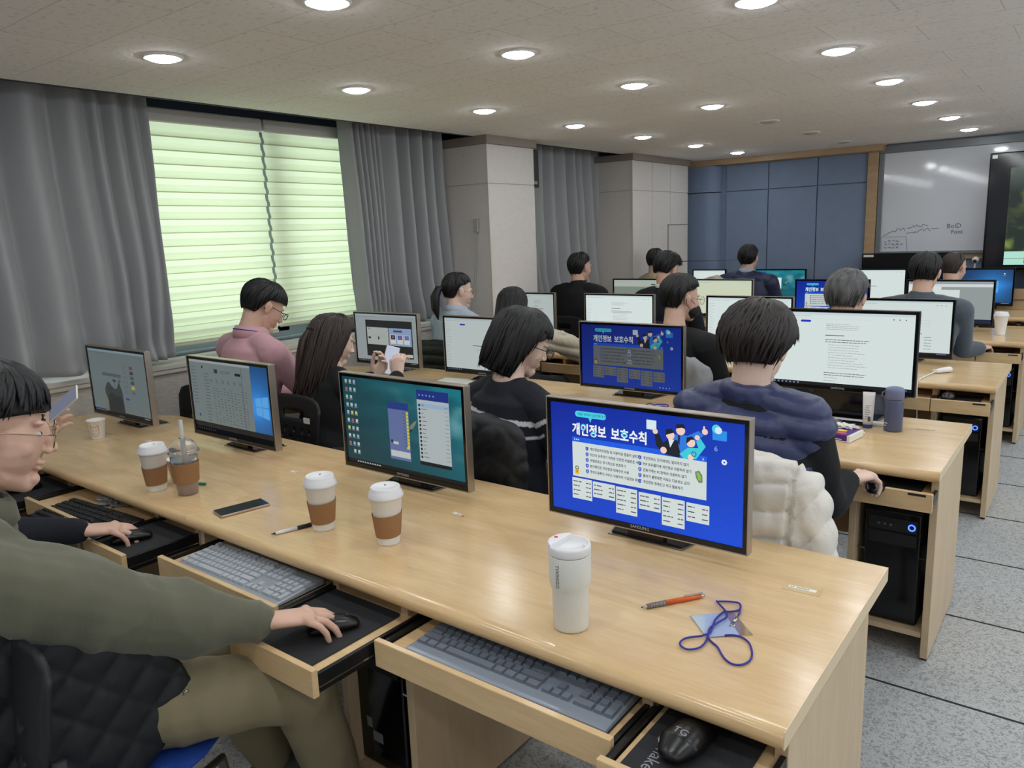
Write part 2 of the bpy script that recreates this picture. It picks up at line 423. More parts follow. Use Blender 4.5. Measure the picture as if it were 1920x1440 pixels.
# double-layer roller blinds
def blind_mat(name, col, tcol, f):
    m = bpy.data.materials.new(name); m.use_nodes = True; nt = m.node_tree; nt.nodes.remove(nt.nodes['Principled BSDF'])
    d = nt.nodes.new('ShaderNodeBsdfDiffuse'); t = nt.nodes.new('ShaderNodeBsdfTranslucent'); x = nt.nodes.new('ShaderNodeMixShader')
    d.inputs[0].default_value = col; t.inputs[0].default_value = tcol; x.inputs[0].default_value = f
    nt.links.new(d.outputs[0], x.inputs[1]); nt.links.new(t.outputs[0], x.inputs[2]); nt.links.new(x.outputs[0], nt.nodes['Material Output'].inputs[0])
    return m
M_bl1 = blind_mat('blind cloth dense band', rgb(226, 222, 204), (0.76, 0.88, 0.56, 1), 0.60)  # cream cloth; green translucency carries the tint of daylight from greenery outside
M_bl2 = blind_mat('blind cloth sheer band', rgb(232, 230, 214), (0.78, 0.90, 0.60, 1), 0.62)
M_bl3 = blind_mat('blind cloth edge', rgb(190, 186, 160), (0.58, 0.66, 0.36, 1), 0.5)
def blind(y0, y1, label, zb=1.0):
    t = thing('roller_blind', label, 'blind', (-3.97, (y0+y1)/2, zb), group='cream banded roller blinds')
    hy = (y1-y0)/2 - 0.001; zt = 2.27-zb; mb = MB(); z = zt; k = 0; P = 0.078
    while z > 0.0:
        z2 = max(z-P*0.42, 0); z3 = max(z-P, 0)
        mb.add([(0.0, -hy, z), (0.0, hy, z), (0.003, hy, z2), (0.003, -hy, z2)], [(0, 1, 2, 3)], 1)
        a = z2
        for q in range(4):
            b = z2 + (z3-z2)*(q+1)/4.0; x0 = 0.003 + 0.013*sin(pi*q/4*0.8); x1 = 0.003 + 0.013*sin(pi*(q+1)/4*0.8)
            if a > b: mb.add([(x0, -hy, a), (x0, hy, a), (x1, hy, b), (x1, -hy, b)], [(0, 1, 2, 3)], 0)
            a = b
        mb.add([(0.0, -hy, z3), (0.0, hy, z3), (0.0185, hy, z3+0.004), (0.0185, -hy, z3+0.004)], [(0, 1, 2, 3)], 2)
        z = z3; k += 1
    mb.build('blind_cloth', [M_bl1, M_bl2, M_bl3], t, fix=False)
    mb = MB(); mb.box(-0.03, 0.035, -hy-0.004, hy+0.004, zt, zt+0.075); mb.build('cassette', mat('blind cassette', rgb(190, 186, 180), 0.5), t, bevel=0.008)
    mb = MB(); mb.lathe([(0.012, -hy), (0.014, -hy+0.003), (0.014, hy-0.003), (0.012, hy)], 12)
    o = mb.build('bottom_bar', mat('blind bar', rgb(206, 204, 190), 0.5), t, smooth=True); o.rotation_euler = (pi/2, 0, 0); o.location = (0.0, 0, -0.006)
blind(0.75, 1.885, 'cream banded roller blind on the left half of the big window', 1.0)
blind(1.905, 3.05, 'cream banded roller blind on the right half of the big window', 1.035)
blind(4.13, 5.5, 'cream banded roller blind glimpsed between curtains past the grey pillar', 1.0)

# curtains
M_curt = mat('grey satin curtain', rgb(154, 156, 159), 0.48, bump=(400, 0.15), sheen=0.3)
def curtain(y0, y1, label, seed, nf, fine=None, zb=0.93, xo=-3.865, tie=None):
    rnd = random.Random(seed); n = 260; m = 46; t = (y1-y0)
    cuts = [0.0]
    while cuts[-1] < 1.0:
        w = 1.0/nf*(0.75+0.5*rnd.random())
        if fine and fine[0] < cuts[-1] < fine[1]: w *= 0.42
        cuts.append(cuts[-1]+w)
    amps = [rnd.uniform(0.7, 1.0) for _ in cuts]; lean = [rnd.uniform(-0.5, 0.5)/nf for _ in cuts]
    def prof(u, v):
        k = 0
        while k < len(cuts)-2 and cuts[k+1] < u: k += 1
        w = cuts[k+1]-cuts[k]; f = (u-cuts[k])/w
        s = (0.5-0.5*cos(2*pi*f))**0.8
        return s*amps[k]*min(1, w*nf*1.3)
    vs = []; fs = []
    for j in range(m+1):
        v = j/m; z = 2.42 + (zb-2.42)*v
        for i in range(n+1):
            u = i/n; uu = u + 0.006*sin(5*v+seed+u*5)
            a = 0.105 + 0.03*v
            x = xo + a*prof(min(max(uu, 0), 1), v)
            b = max(0, (v-0.8)/0.2)
            nz = noise.noise(Vector((u*t*5, v*3, seed)))
            x += 0.010*nz*v
            x += b*0.045*noise.noise(Vector((u*t*7+3, v*9, seed+2.5))) + 0.02*b
            nz2 = noise.noise(Vector((u*t*3.2, 0.3, seed+5)))
            zz = z + b*b*0.035*(nz2+0.4)
            y = y0 + t*u + 0.03*v*v*noise.noise(Vector((u*t*3, v*2.5, seed+9)))
            if tie: y += tie(u, v)
            vs.append((x, y, zz))
    for j in range(m):
        for i in range(n): fs.append((j*(n+1)+i, j*(n+1)+i+1, (j+1)*(n+1)+i+1, (j+1)*(n+1)+i))
    mb = MB(); mb.v = vs; mb.f = fs; mb.mi = [0]*len(fs)
    o = mb.build('curtain', M_curt, smooth=True, fix=False)
    so = o.modifiers.new('thick', 'SOLIDIFY'); so.thickness = 0.003
    tag(o, label, 'curtain', 'grey blackout curtains'); return o
curtain(-1.0, 1.09, 'wide grey satin curtain left of the big window', 3, 10, (0.80, 0.99), tie=lambda u, v: 0.0*u)
curtain(2.43, 3.46, 'grey satin curtain hanging between big window and first grey pillar', 8, 8, (0.0, 0.35), tie=lambda u, v: 0.05*v*(1-u)+0.05*v*v*u)
curtain(4.09, 4.50, 'narrow grey curtain against the far side of the first grey pillar', 5, 3, tie=lambda u, v: 0.20*v*v*u)
curtain(4.62, 5.90, 'grey satin curtain left of the second grey pillar', 12, 7, tie=lambda u, v: 0.16*v*v*u-0.02*v)
# small black speaker box beside the far curtain
mb = MB(); mb.box(-3.62, -3.45, 4.10, 4.22, 1.95, 2.25)
o = mb.build('wall_speaker', M_blackm, bevel=0.008); tag(o, 'small black box speaker mounted high beside the first grey pillar', 'speaker')
mb = MB(); mb.box(-3.449, -3.446, 4.13, 4.19, 1.975, 2.0); mb.build('badge', M_chrome, o)

# ---------------------------------------------------------------- ceiling downlights
M_on = mat('lit lamp', (1, 1, 1, 1), 0.5, emit=(0.93, 0.97, 1.0, 1), estr=LAMP)
M_off = mat('unlit lamp', rgb(186, 182, 176), 0.5)
ORD = ['first', 'second', 'third', 'fourth', 'fifth', 'sixth', 'seventh', 'eighth', 'ninth', 'tenth']
def make_downlight(on):
    t = thing('ceiling_downlight', 'x', 'ceiling light')
    mb = MB(); mb.lathe([(0.062, 0.0), (0.066, -0.006), (0.076, -0.005), (0.079, 0.001), (0.079, 0.004)], 40, capb=False, capt=False)
    mb.build('trim_ring', M_wplast, t, smooth=True, fix=False)
    mb = MB(); mb.lathe([(0.0625, 0.002), (0.0625, -0.004), (0.052, -0.011), (0.035, -0.016), (0.015, -0.018)], 40); mb.build('lamp_disc', M_on if on else M_off, t)
    return t
proto_on, proto_off = make_downlight(True), make_downlight(False); used = set()
def place_light(x, y, on, label, grp):
    p = proto_on if on else proto_off
    if p in used: o = copy_tree(p)
    else: o = p; used.add(p)
    o.location = (x, y, ZC-0.001); tag(o, label, 'ceiling light', grp)
for ci, (x, cname) in enumerate(((-2.69, 'column nearest the windows'), (-1.665, 'middle column'), (-0.645, 'column nearest the whiteboard screen'))):
    for i in range(7):
        if ci == 2 and i == 0: pass
        y = 0.575 + 1.012*i; on = not (ci == 1 and i > 3)
        st = 'lit round ceiling downlight' if on else 'unlit round ceiling downlight'
        if ci == 2 and i == 0: lab, g = 'lit round ceiling downlight straight above the camera side of the desks', 'ceiling downlights out of view'
        else: lab, g = '%s, %s from the camera in the %s' % (st, ORD[i - (1 if ci == 2 else 0)], cname), 'round ceiling downlights'
        place_light(x, y, on, lab, g)
for x in (-2.69, -1.665, -0.645, 0.38, 1.40, 2.42):
    for i in range(-3, 7):
        if x < 0 and i >= 0: continue
        place_light(x, 0.575+1.012*i, True, 'lit round ceiling downlight outside the photo', 'ceiling downlights out of view')

# ---------------------------------------------------------------- whiteboard, interactive display
M_wb = mat('glossy whiteboard', rgb(214, 218, 226), 0.07, spec=0.8)
t = thing('whiteboard', 'large glossy whiteboard with handwriting on the front wall', 'whiteboard', (0.4, YF, 1.24))
mb = MB(); mb.box(-1.86, 2.4, -0.022, -0.008, 0.02, 0.985); mb.build('writing_surface', M_wb, t)
mb = MB(); mb.box(-1.90, 2.44, -0.045, 0.0, 0.985, 1.06); mb.box(-1.90, -1.855, -0.045, 0.0, 0, 0.985); mb.box(2.4, 2.44, -0.045, 0.0, 0, 0.985); mb.box(-1.9, 2.44, -0.07, 0.0, -0.01, 0.02)
mb.build('frame', mat('grey board frame', rgb(120, 124, 128), 0.4, 0.4), t, bevel=0.004)
mb = MB()
rnd = random.Random(4)
def scribble(x0, z0, x1, z1, h, n):
    pts = []
    for k in range(n+1):
        f = k/n; pts.append((x0+(x1-x0)*f + rnd.uniform(-.006, .006), -0.0235, z0+(z1-z0)*f + h*(rnd.random()-0.5)))
    mb.tube(pts, 0.0022, 4)
scribble(-1.83, .18, -1.74, .225, .01, 3); scribble(-1.74, .225, -1.64, .24, .035, 8); scribble(-1.62, .245, -1.57, .255, .004, 2); scribble(-1.57, .26, -1.43, .28, .04, 12)
scribble(-1.62, .195, -1.55, .21, .006, 3); scribble(-1.55, .205, -1.40, .23, .04, 12); scribble(-1.4, .235, -1.33, .24, .004, 2)
mb.tube([(-1.85, -.0235, .165), (-1.62, -.0235, .165)], .0012, 4); mb.tube([(-1.62, -.0235, .165), (-1.6, -.0235, -.0)], .0012, 4)
mb.tube([(-1.85, -.0235, .165), (-1.845, -.0235, .03)], .0012, 4)
for q in range(3):
    for k in range(4 if q != 1 else 5):
        scribble(-1.82+.036*k, .125-.032*q, -1.795+.036*k, .125-.032*q, .022, 4)
for s_, x_, z_, si in (('BolD', -1.27, .235, .06), ('Font', -1.23, .18, .055)):
    vv, ff = text_geo(s_, si); mb.add([(x_+a, -.0235, z_+b) for a, b in vv], ff)
mb.build('handwriting', M_ink, t, fix=False)

def grid_colors(w, h, nx, ny, fn):
    vs = []; fs = []; cols = []
    for j in range(ny+1):
        for i in range(nx+1):
            u = i/nx; v = j/ny; vs.append((-w/2+w*u, 0.0, h*(1-v))); cols.append(fn(u, v))
    for j in range(ny):
        for i in range(nx): fs.append((j*(nx+1)+i, (j+1)*(nx+1)+i, (j+1)*(nx+1)+i+1, j*(nx+1)+i+1))
    return vs, fs, cols
class Screen:
    """a lit picture: grid background plus flat shapes in front of it; u to the right, v downwards, both 0..1"""
    def __init__(s, w, h, bg, nx=48, ny=30, k=1.0):
        s.w, s.h, s.k = w, h, k; s.v, s.f, s.c = grid_colors(w, h, nx, ny, bg) if callable(bg) else grid_colors(w, h, 1, 1, lambda u, v: bg); s.d = 0.00012; s.asp = h/w
    def poly(s, pts, col, d=1):
        b = len(s.v); s.v += [(-s.w/2+s.w*u, -s.d*d, s.h*(1-v)) for u, v in pts]; s.c += [col]*len(pts); s.f.append(tuple(range(b+len(pts)-1, b-1, -1)))
    def rect(s, u0, v0, u1, v1, col, d=1): s.poly([(u0, v0), (u1, v0), (u1, v1), (u0, v1)], col, d)
    def disc(s, u, v, r, col, d=2, ry=None, n=18):
        ry = (ry if ry else r)/s.asp; s.poly([(u+r*cos(2*pi*k/n), v+ry*sin(2*pi*k/n)) for k in range(n)], col, d)
    def ring(s, u, v, r, t, col, d=2, n=24):
        b = len(s.v)
        for k in range(n):
            for q in (r, r-t): s.v.append((-s.w/2+s.w*(u+q*cos(2*pi*k/n)), -s.d*d, s.h*(1-v)+s.w*q*sin(2*pi*k/n))); s.c.append(col)
        for k in range(n):
            k2 = (k+1) % n; s.f.append((b+2*k, b+2*k2, b+2*k2+1, b+2*k+1))
    def text(s, st, u, v, size, col, align='LEFT', d=2, bold=0.0, sx=1.0, sy=1.0):
        vv, ff = text_geo(st, size*s.w, align)
        for ox, oy in ([(0, 0)] if not bold else [(0, 0), (bold, 0), (0, bold), (bold, bold), (-bold, 0), (0, -bold)]):
            b = len(s.v); s.v += [(-s.w/2+s.w*u+x*sx+ox*s.w, -s.d*d, s.h*(1-v)+y*sy+oy*s.w) for x, y in vv]; s.c += [col]*len(vv); s.f += [tuple(b+i for i in f) for f in ff]
            d += 0.05
    def lines(s, u0, u1, v0, v1, n, col, rnd, t=0.006, ragged=0.4, d=8):
        for k in range(n):
            v = v0+(v1-v0)*k/max(1, n-1); e = u0+(u1-u0)*(1-ragged*rnd.random()); u = u0
            while u < e:
                w = rnd.uniform(0.01, 0.035); s.rect(u, v, min(u+w, e), v+t, col, d); u += w+0.004
    def build(s, name, parent, loc=(0, 0, 0)):
        me = bpy.data.meshes.new(name); me.from_pydata(s.v, [], s.f); me.update()
        a = me.color_attributes.new('Col', 'FLOAT_COLOR', 'POINT')
        for i, c in enumerate(s.c): a.data[i].color = (c[0]*s.k, c[1]*s.k, c[2]*s.k, 1)
        o = link(name, me, parent, M_screen); o.location = loc; return o
def mix(a, b, f): f = max(0, min(1, f)); return tuple(a[i]+(b[i]-a[i])*f for i in range(3)) + (1,)

t = thing('interactive_display', 'large black interactive display with forest picture standing before the whiteboard', 'display', (0.44, 7.16, 0))
mb = MB(); mb.box(-0.97, 0.97, 0.0, 0.07, 1.07, 2.13); mb.build('housing', M_gloss, t, bevel=0.01)
mb = MB(); mb.box(-0.95, 0.95, -0.004, 0.0, 1.10, 2.11); mb.build('front_glass', mat('display glass', rgb(30, 34, 40), 0.1), t)
mb = MB(); mb.box(-0.6, 0.6, 0.02, 0.08, 0.3, 1.1); mb.box(-0.7, 0.7, -0.2, 0.2, 0.0, 0.05); mb.build('stand', M_black, t, bevel=0.01)
mb = MB(); mb.box(-0.95, -0.91, -0.006, -0.003, 2.08, 2.11); mb.build('corner_sticker', M_white, t)
def forest(u, v):
    n = noise.fractal(Vector((u*9, v*5, 1.3)), 1.0, 2.0, 5)*0.5+0.5; m = noise.noise(Vector((u*3.5, v*3, 7)))*0.5+0.5
    c = mix((.012, .02, .016), (.20, .28, .05), (n-0.45)*3*m*1.6)
    if v < .25: c = mix(c, (.10, .12, .11), (0.25-v)*3)
    return c
s = Screen(1.72, 0.86, forest, 90, 50, 1.2)
s.rect(0.0, 0.86, 0.45, 1.0, rgb(160, 205, 188), 2); s.rect(0.0, 0.93, 0.25, 0.936, rgb(110, 140, 130), 3)
for k in range(5): s.rect(0.09+0.02*k, 0.92-0.0*k, 0.096+0.02*k, 0.985, rgb(20, 30, 30), 3)
s.build('picture', t, (0.06, -0.006, 1.13))
# ---------------------------------------------------------------- desks
HD = 0.72; W = 1.868; D = 0.775
ROWY = [0.0, 1.632, 3.266, 4.955, 6.53]
ROWN = ['nearest desk row', 'second desk row', 'third desk row', 'fourth desk row', 'farthest desk row']
SIDEN = ['aisle half', 'window half']
M_slide = mat('dark drawer slide', rgb(44, 44, 46), 0.35, 0.7)
M_edge = mat('plywood edge', rgb(196, 164, 122), 0.5, var=(3, 0.2, rgb(166, 130, 92)), stretch=(1, 1, 90))
def desk_top(w, chamfer):
    """bull-nosed front edge; an optional cut corner on the window side at the back"""
    mb = MB(); r = 0.019; z0, z1 = HD-0.038, HD; n = 8
    prof = [(r-r*sin(pi*k/n), (z0+z1)/2 + r*cos(pi*k/n)) for k in range(n+1)]      # top -> bottom round the nose
    prof = [(0.03, z1)] + prof + [(0.03, z0)]
    x0, x1 = -w+0.001, -0.001
    mb.prism(prof, x0, x1, 'x')
    poly = [(x1, 0.03), (x1, D), (x0, D), (x0, 0.03)]
    if chamfer: poly = [(x1, 0.03), (x1, D), (-1.44, D), (x0, 0.545), (x0, 0.03)]
    mb.prism(poly, z0, z1, 'z')
    return mb
def tray(parent, name, x0, x1, yf, depth, fx0=None, fx1=None, plaque=False):
    mb = MB(); mb.box(x0+0.014, x1-0.014, yf+0.014, yf+depth, 0.622, 0.636); t = mb.build(name, M_desk, parent, bevel=0.0015)
    mb = MB(); mb.box((fx0 if fx0 is not None else x0), (fx1 if fx1 is not None else x1), yf, yf+0.016, 0.594, 0.660)
    mb.build('drawer_front', M_desk2 if False else M_desk, t, bevel=0.002)
    for xs in (x0, x1-0.011):
        mb = MB(); mb.box(xs, xs+0.011, yf+0.018, yf+depth, 0.618, 0.646); mb.box(xs+0.002, xs+0.009, yf+0.018, yf+depth, 0.600, 0.617)
        mb.build('slide_rail', M_slide, t, bevel=0.001)
        mb = MB(); mb.box(xs+0.0, xs+0.0112, yf+0.018, yf+depth-0.1, 0.6125, 0.6165); mb.build('chrome_rail', M_chrome, t)
    if plaque:
        mb = MB(); mb.box(x1-0.075, x1-0.02, yf-0.001, yf, 0.648, 0.656); mb.build('name_plaque', M_blackm, t)
    return t
def make_desk(loc, label, group, chamfer, fronts, w=W, plaque=False):
    """fronts: y of (keyboard tray seat A, mouse tray A, keyboard tray seat B, mouse tray B); seat A is on the aisle side"""
    t = thing('computer_desk', label, 'desk', loc, group=group)
    desk_top(w, chamfer).build('desktop', M_desk, t, auto=35)
    mb = MB(); mb.box(-0.0012, 0.0, 0.006, D, HD-0.034, HD+0.0002); mb.build('edge_band', mat('pale edge band', rgb(232, 210, 172), 0.4), t)
    h = w/2
    for x in (-0.030, -0.290, -h-0.02, -h-0.28, -w):
        mb = MB(); mb.box(x+0.001, x+0.025, 0.048, 0.61, 0.012, HD-0.038)
        p = mb.build('side_panel', M_desk2, t, bevel=0.0012)
        mb = MB(); mb.box(x+0.004, x+0.022, 0.06, 0.085, 0.0, 0.0118); mb.box(x+0.004, x+0.022, 0.575, 0.6, 0.0, 0.0118); mb.build('foot', M_blackm, p)
    for k in range(2):
        x1 = -h*k; a = x1-0.264 if k == 0 else -h-0.254; b = x1-0.031 if k == 0 else -h-0.021
        mb = MB(); mb.box(a, b, 0.055, 0.585, 0.085, 0.105); mb.build('tower_shelf', M_desk2, t)
        mb = MB(); mb.tube([(a, 0.09, 0.37), (b, 0.09, 0.37)], 0.004, 8); mb.build('support_rod', M_steel, t, smooth=True)
    mb = MB(); mb.box(-w+0.026, -0.031, 0.586, 0.604, 0.22, HD-0.038)
    mb.build('modesty_panel', M_desk, t)
    kA, mA, kB, mB_ = fronts
    tray(t, 'keyboard_tray', -0.893, -0.272, kA, 0.42)
    tray(t, 'mouse_tray', -0.268, -0.008, mA, 0.42, plaque=plaque)
    if w > 1.6:
        tray(t, 'keyboard_tray', -1.80, -1.225, kB, 0.42)
        tray(t, 'mouse_tray', -1.222, -0.905, mB_, 0.40, plaque=plaque)
    else: tray(t, 'keyboard_tray', -1.47, -0.915, kB, 0.42)
    # hanging brackets between the trays
    for x in (-0.27, -1.2235):
        mb = MB(); mb.box(x-0.014, x+0.014, 0.052, 0.09, 0.646, HD-0.038); mb.build('slide_bracket', M_steel, t, bevel=0.001)
    return t
make_desk((0.02, 0, 0), 'aisle half of the desk nearest the camera, with white tumbler and loose lanyard', 'light wood computer desks', False, (-0.105, -0.160, -0.140, -0.270), w=1.889)
make_desk((-1.869, 0, 0), 'window half of the desk nearest the camera, with iced drink and phone by its seam', 'light wood computer desks', True, (-0.140, -0.20, -0.140, -0.22), w=1.92)
dl = {1: ('aisle half of the second desk row, with blue-grey flask and purple snack box', 'window half of the second desk row, beside the pink-shirted man'),
      2: ('aisle half of the third desk row, with white cable adapter on top', 'window half of the third desk row, behind the ponytailed woman'),
      3: ('aisle half of the fourth desk row, with plain white takeaway cup', 'window half of the fourth desk row, near the second grey pillar'),
      4: ('aisle half of the farthest desk row, under the black display', 'window half of the farthest desk row, against the blue wall corner')}
for r in range(1, 5):
    make_desk((0, ROWY[r], 0), dl[r][0], 'light wood computer desks', False, (-0.05 if r == 1 else -0.13, -0.055 if r == 1 else -0.13, -0.05, -0.08), plaque=True)
    make_desk((-W, ROWY[r], 0), dl[r][1], 'light wood computer desks', r in (1,), (-0.06, -0.09, -0.05, -0.09), w=(1.515 if r in (2, 4) else 1.90))
# computer towers
def make_tower():
    t = thing('computer_tower', 'x', 'computer')
    mb = MB(); mb.box(-0.095, 0.095, 0.012, 0.44, 0, 0.43); mb.build('case', M_black, t, bevel=0.008)
    mb = MB(); mb.box(-0.093, 0.093, 0.0, 0.012, 0.004, 0.426); f = mb.build('front_panel', M_gloss, t, bevel=0.012, seg=3)
    mb = MB(); mb.box(-0.08, 0.08, -0.002, 0.0, 0.30, 0.345); mb.box(-0.08, 0.08, -0.002, 0.0, 0.352, 0.40); mb.build('drive_cover', M_blackm, f, bevel=0.001)
    mb = MB()
    for x in (-0.05, -0.03, -0.01): mb.box(x, x+0.008, -0.0035, -0.002, 0.37, 0.378)
    mb.build('ports', M_steel, t)
    mb = MB(); n = 24
    vs = []; fs = []
    for k in range(n):
        for r, y in ((0.0085, 0), (0.0085, -0.0035), (0.0125, -0.0035), (0.0125, 0)): vs.append((0.062+r*cos(2*pi*k/n), -0.001+y, 0.375+r*sin(2*pi*k/n)))
    for k in range(n):
        for q in range(4): a = k*4+q; b = k*4+(q+1) % 4; c = ((k+1) % n)*4; fs.append((a, b, c+(q+1) % 4, c+q))
    mb.add(vs, fs); mb.build('power_light', M_led, t)
    return t
tw = make_tower(); first = True
TWL = {(0, 0, 0): 'black computer tower under the nearest desk at the right end, below the open mouse tray', (0, 0, 1): 'black computer tower with two silver stickers between panels under the nearest desk',
       (1, 0, 0): 'black computer tower with blue power light beside the white puffer coat, second desk row', (2, 0, 0): 'black computer tower with blue power light under the adapter, third desk row',
       (3, 0, 0): 'black computer tower with blue power light below the grey-blue sleeve, fourth desk row'}
for (r, u, s_), lab in TWL.items():
    o = tw if first else copy_tree(tw); first = False
    o.location = ((-0.148 if s_ == 0 else -1.092), ROWY[r]+0.085, 0.106)
    if r == 0 and s_ == 0: o.location = (-0.128, 0.085, 0.106)
    tag(o, lab, 'computer', 'black computer towers under the desks')
    if (r, u, s_) == (0, 0, 1):
        mb = MB(); mb.box(-0.06, -0.04, -0.0012, 0.0, 0.115, 0.145); mb.box(-0.038, 0.0, -0.0012, 0.0, 0.078, 0.108)
        mb.build('silver_stickers', mat('silver sticker', rgb(120, 120, 122), 0.4), o)
        for ch in list(o.children):
            if ch.name.startswith('power_light'): bpy.data.objects.remove(ch)
# cables behind the drawer under the nearest desk
mb = MB(); rnd = random.Random(2)
for k in range(3): mb.tube([(-0.52+0.02*k, 0.2, 0.003+0.005), (-0.50+0.02*k, 0.24, 0.12), (-0.44, 0.3+0.02*k, 0.2), (-0.33+0.01*k, 0.33, 0.17), (-0.31, 0.3, 0.01)], 0.004, 6)
tag(mb.build('cable_bundle', mat('grey cable', rgb(96, 96, 98), 0.5), smooth=True), 'grey cables looping under the nearest desk beside the open drawer', 'cable')

# ---------------------------------------------------------------- screens
WHT = rgb(214, 226, 224); GRY = rgb(90, 100, 104)
def scr_doc(k, seed, bg=WHT, w=0.57, h=0.32, center='lines', pill=False, side=True):
    rnd = random.Random(seed); s = Screen(w, h, (bg[0], bg[1], bg[2], 1), k=k); dk = mix(bg, (0.02, 0.03, 0.05), 0.55)
    s.rect(0, 0, 1, 0.035, mix(bg, (.35, .5, .6), .35)); s.rect(0, 0.955, 1, 1, rgb(16, 18, 24))
    for q in range(7): s.rect(0.02+0.03*q, 0.968, 0.032+0.03*q, 0.988, rgb(120, 140, 170), 2)
    s.rect(0.88, 0.97, 0.97, 0.985, rgb(110, 120, 140), 2)
    s.lines(0.02, 0.35, 0.05, 0.051, 1, dk, rnd, .006); s.rect(0.0, 0.085, 1, 0.087, mix(bg, (0, 0, 0), .15))
    if side: s.lines(0.015, 0.1, 0.12, 0.9, 17, dk, rnd, .006, .5); s.rect(0.135, 0.09, 0.137, 0.955, mix(bg, (0, 0, 0), .12))
    if pill: s.rect(0.22, 0.105, 0.28, 0.135, rgb(38, 60, 190), 2); s.disc(0.22, 0.12, 0.008, rgb(38, 60, 190)); s.disc(0.28, 0.12, 0.008, rgb(38, 60, 190))
    for q in range(3): s.disc(0.86+0.04*q, 0.07, 0.004, rgb(40, 44, 50))
    return s, rnd, dk
def scr_lines(k, seed, **kw):
    s, rnd, dk = scr_doc(k, seed, **kw)
    s.lines(0.4, 0.66, 0.15, 0.22, 4, dk, rnd); s.rect(0.395, 0.30, 0.53, 0.309, rgb(50, 56, 60), 2)
    s.lines(0.395, 0.71, 0.36, 0.39, 2, rgb(70, 78, 82), rnd, .008, .1); s.lines(0.42, 0.70, 0.43, 0.74, 10, dk, rnd)
    s.lines(0.395, 0.71, 0.81, 0.84, 2, rgb(70, 78, 82), rnd, .008, .1); s.lines(0.395, 0.5, 0.88, 0.92, 2, dk, rnd)
    return s
def scr_blankish(k, seed, **kw):
    s, rnd, dk = scr_doc(k, seed, **kw); s.lines(0.38, 0.56, 0.5, 0.501, 1, rgb(70, 78, 82), rnd, .012, .0); s.lines(0.42, 0.5, 0.58, 0.581, 1, dk, rnd, .007, .0)
    return s
def scr_photo(k):
    s, rnd, dk = scr_doc(k, 3, bg=rgb(104, 116, 118), side=False)
    rk = random.Random(5)
    s.rect(0.22, 0.36, 0.56, 0.41, rgb(78, 88, 92), 2)
    s.poly([(0.24, 0.97), (0.24, 0.62), (0.29, 0.52), (0.33, 0.5), (0.37, 0.56), (0.42, 0.60), (0.46, 0.58), (0.50, 0.48), (0.53, 0.56), (0.55, 0.62), (0.56, 0.97)], rgb(52, 60, 62), 2)
    s.poly([(0.26, 0.97), (0.30, 0.7), (0.36, 0.66), (0.44, 0.72), (0.52, 0.7), (0.55, 0.97)], rgb(38, 44, 46), 3)
    s.disc(0.43, 0.47, 0.035, rgb(56, 64, 66), ry=0.012); s.rect(0.425, 0.47, 0.432, 0.56, rgb(56, 64, 66), 3)
    s.rect(0.515, 0.42, 0.522, 0.6, rgb(52, 60, 62), 3); s.rect(0.50, 0.46, 0.54, 0.475, rgb(52, 60, 62), 3)
    s.poly([(0.22, 0.97), (0.22, 0.72), (0.25, 0.70), (0.28, 0.82), (0.27, 0.97)], rgb(110, 112, 96), 4)
    for q, c in enumerate((rgb(110, 70, 70), rgb(60, 62, 70), rgb(70, 80, 76), rgb(60, 70, 90), rgb(180, 160, 60), rgb(90, 96, 98))):
        s.rect(0.72, 0.21+0.075*q, 0.78, 0.26+0.075*q, c, 2)
        s.lines(0.60, 0.69, 0.22+0.075*q, 0.245+0.075*q, 2, dk, rnd, .006)
    s.rect(0.60, 0.71, 0.665, 0.74, rgb(40, 60, 150), 2); s.lines(0.6, 0.7, 0.78, 0.9, 3, dk, rnd)
    return s
def win_wall(u, v, cx=0.86, cy=0.5):
    d = sqrt(((u-cx)*1.7)**2 + (v-cy)**2); g = exp(-d*3.2)
    ray = max(0, 1-abs((v-cy)+(u-cx)*0.28)*6)*max(0, 1-abs(u-cx)*1.6)*.5
    return mix((.006, .012, .045), (.04, .30, .85), g*1.15+ray*.5)
def windows_logo(s, cx, cy, r):
    for a, b, c_, d_ in ((-1, -0.04, -1, -0.05), (0.04, 1, -1, -0.05), (-1, -0.04, 0.05, 1), (0.04, 1, 0.05, 1)):
        sk = 0.18
        s.poly([(cx+r*a, cy+r*1.7*c_*(1+sk*a)), (cx+r*b, cy+r*1.7*c_*(1+sk*b)), (cx+r*b, cy+r*1.7*d_*(1+sk*b)), (cx+r*a, cy+r*1.7*d_*(1+sk*a))], rgb(90, 170, 235), 2)
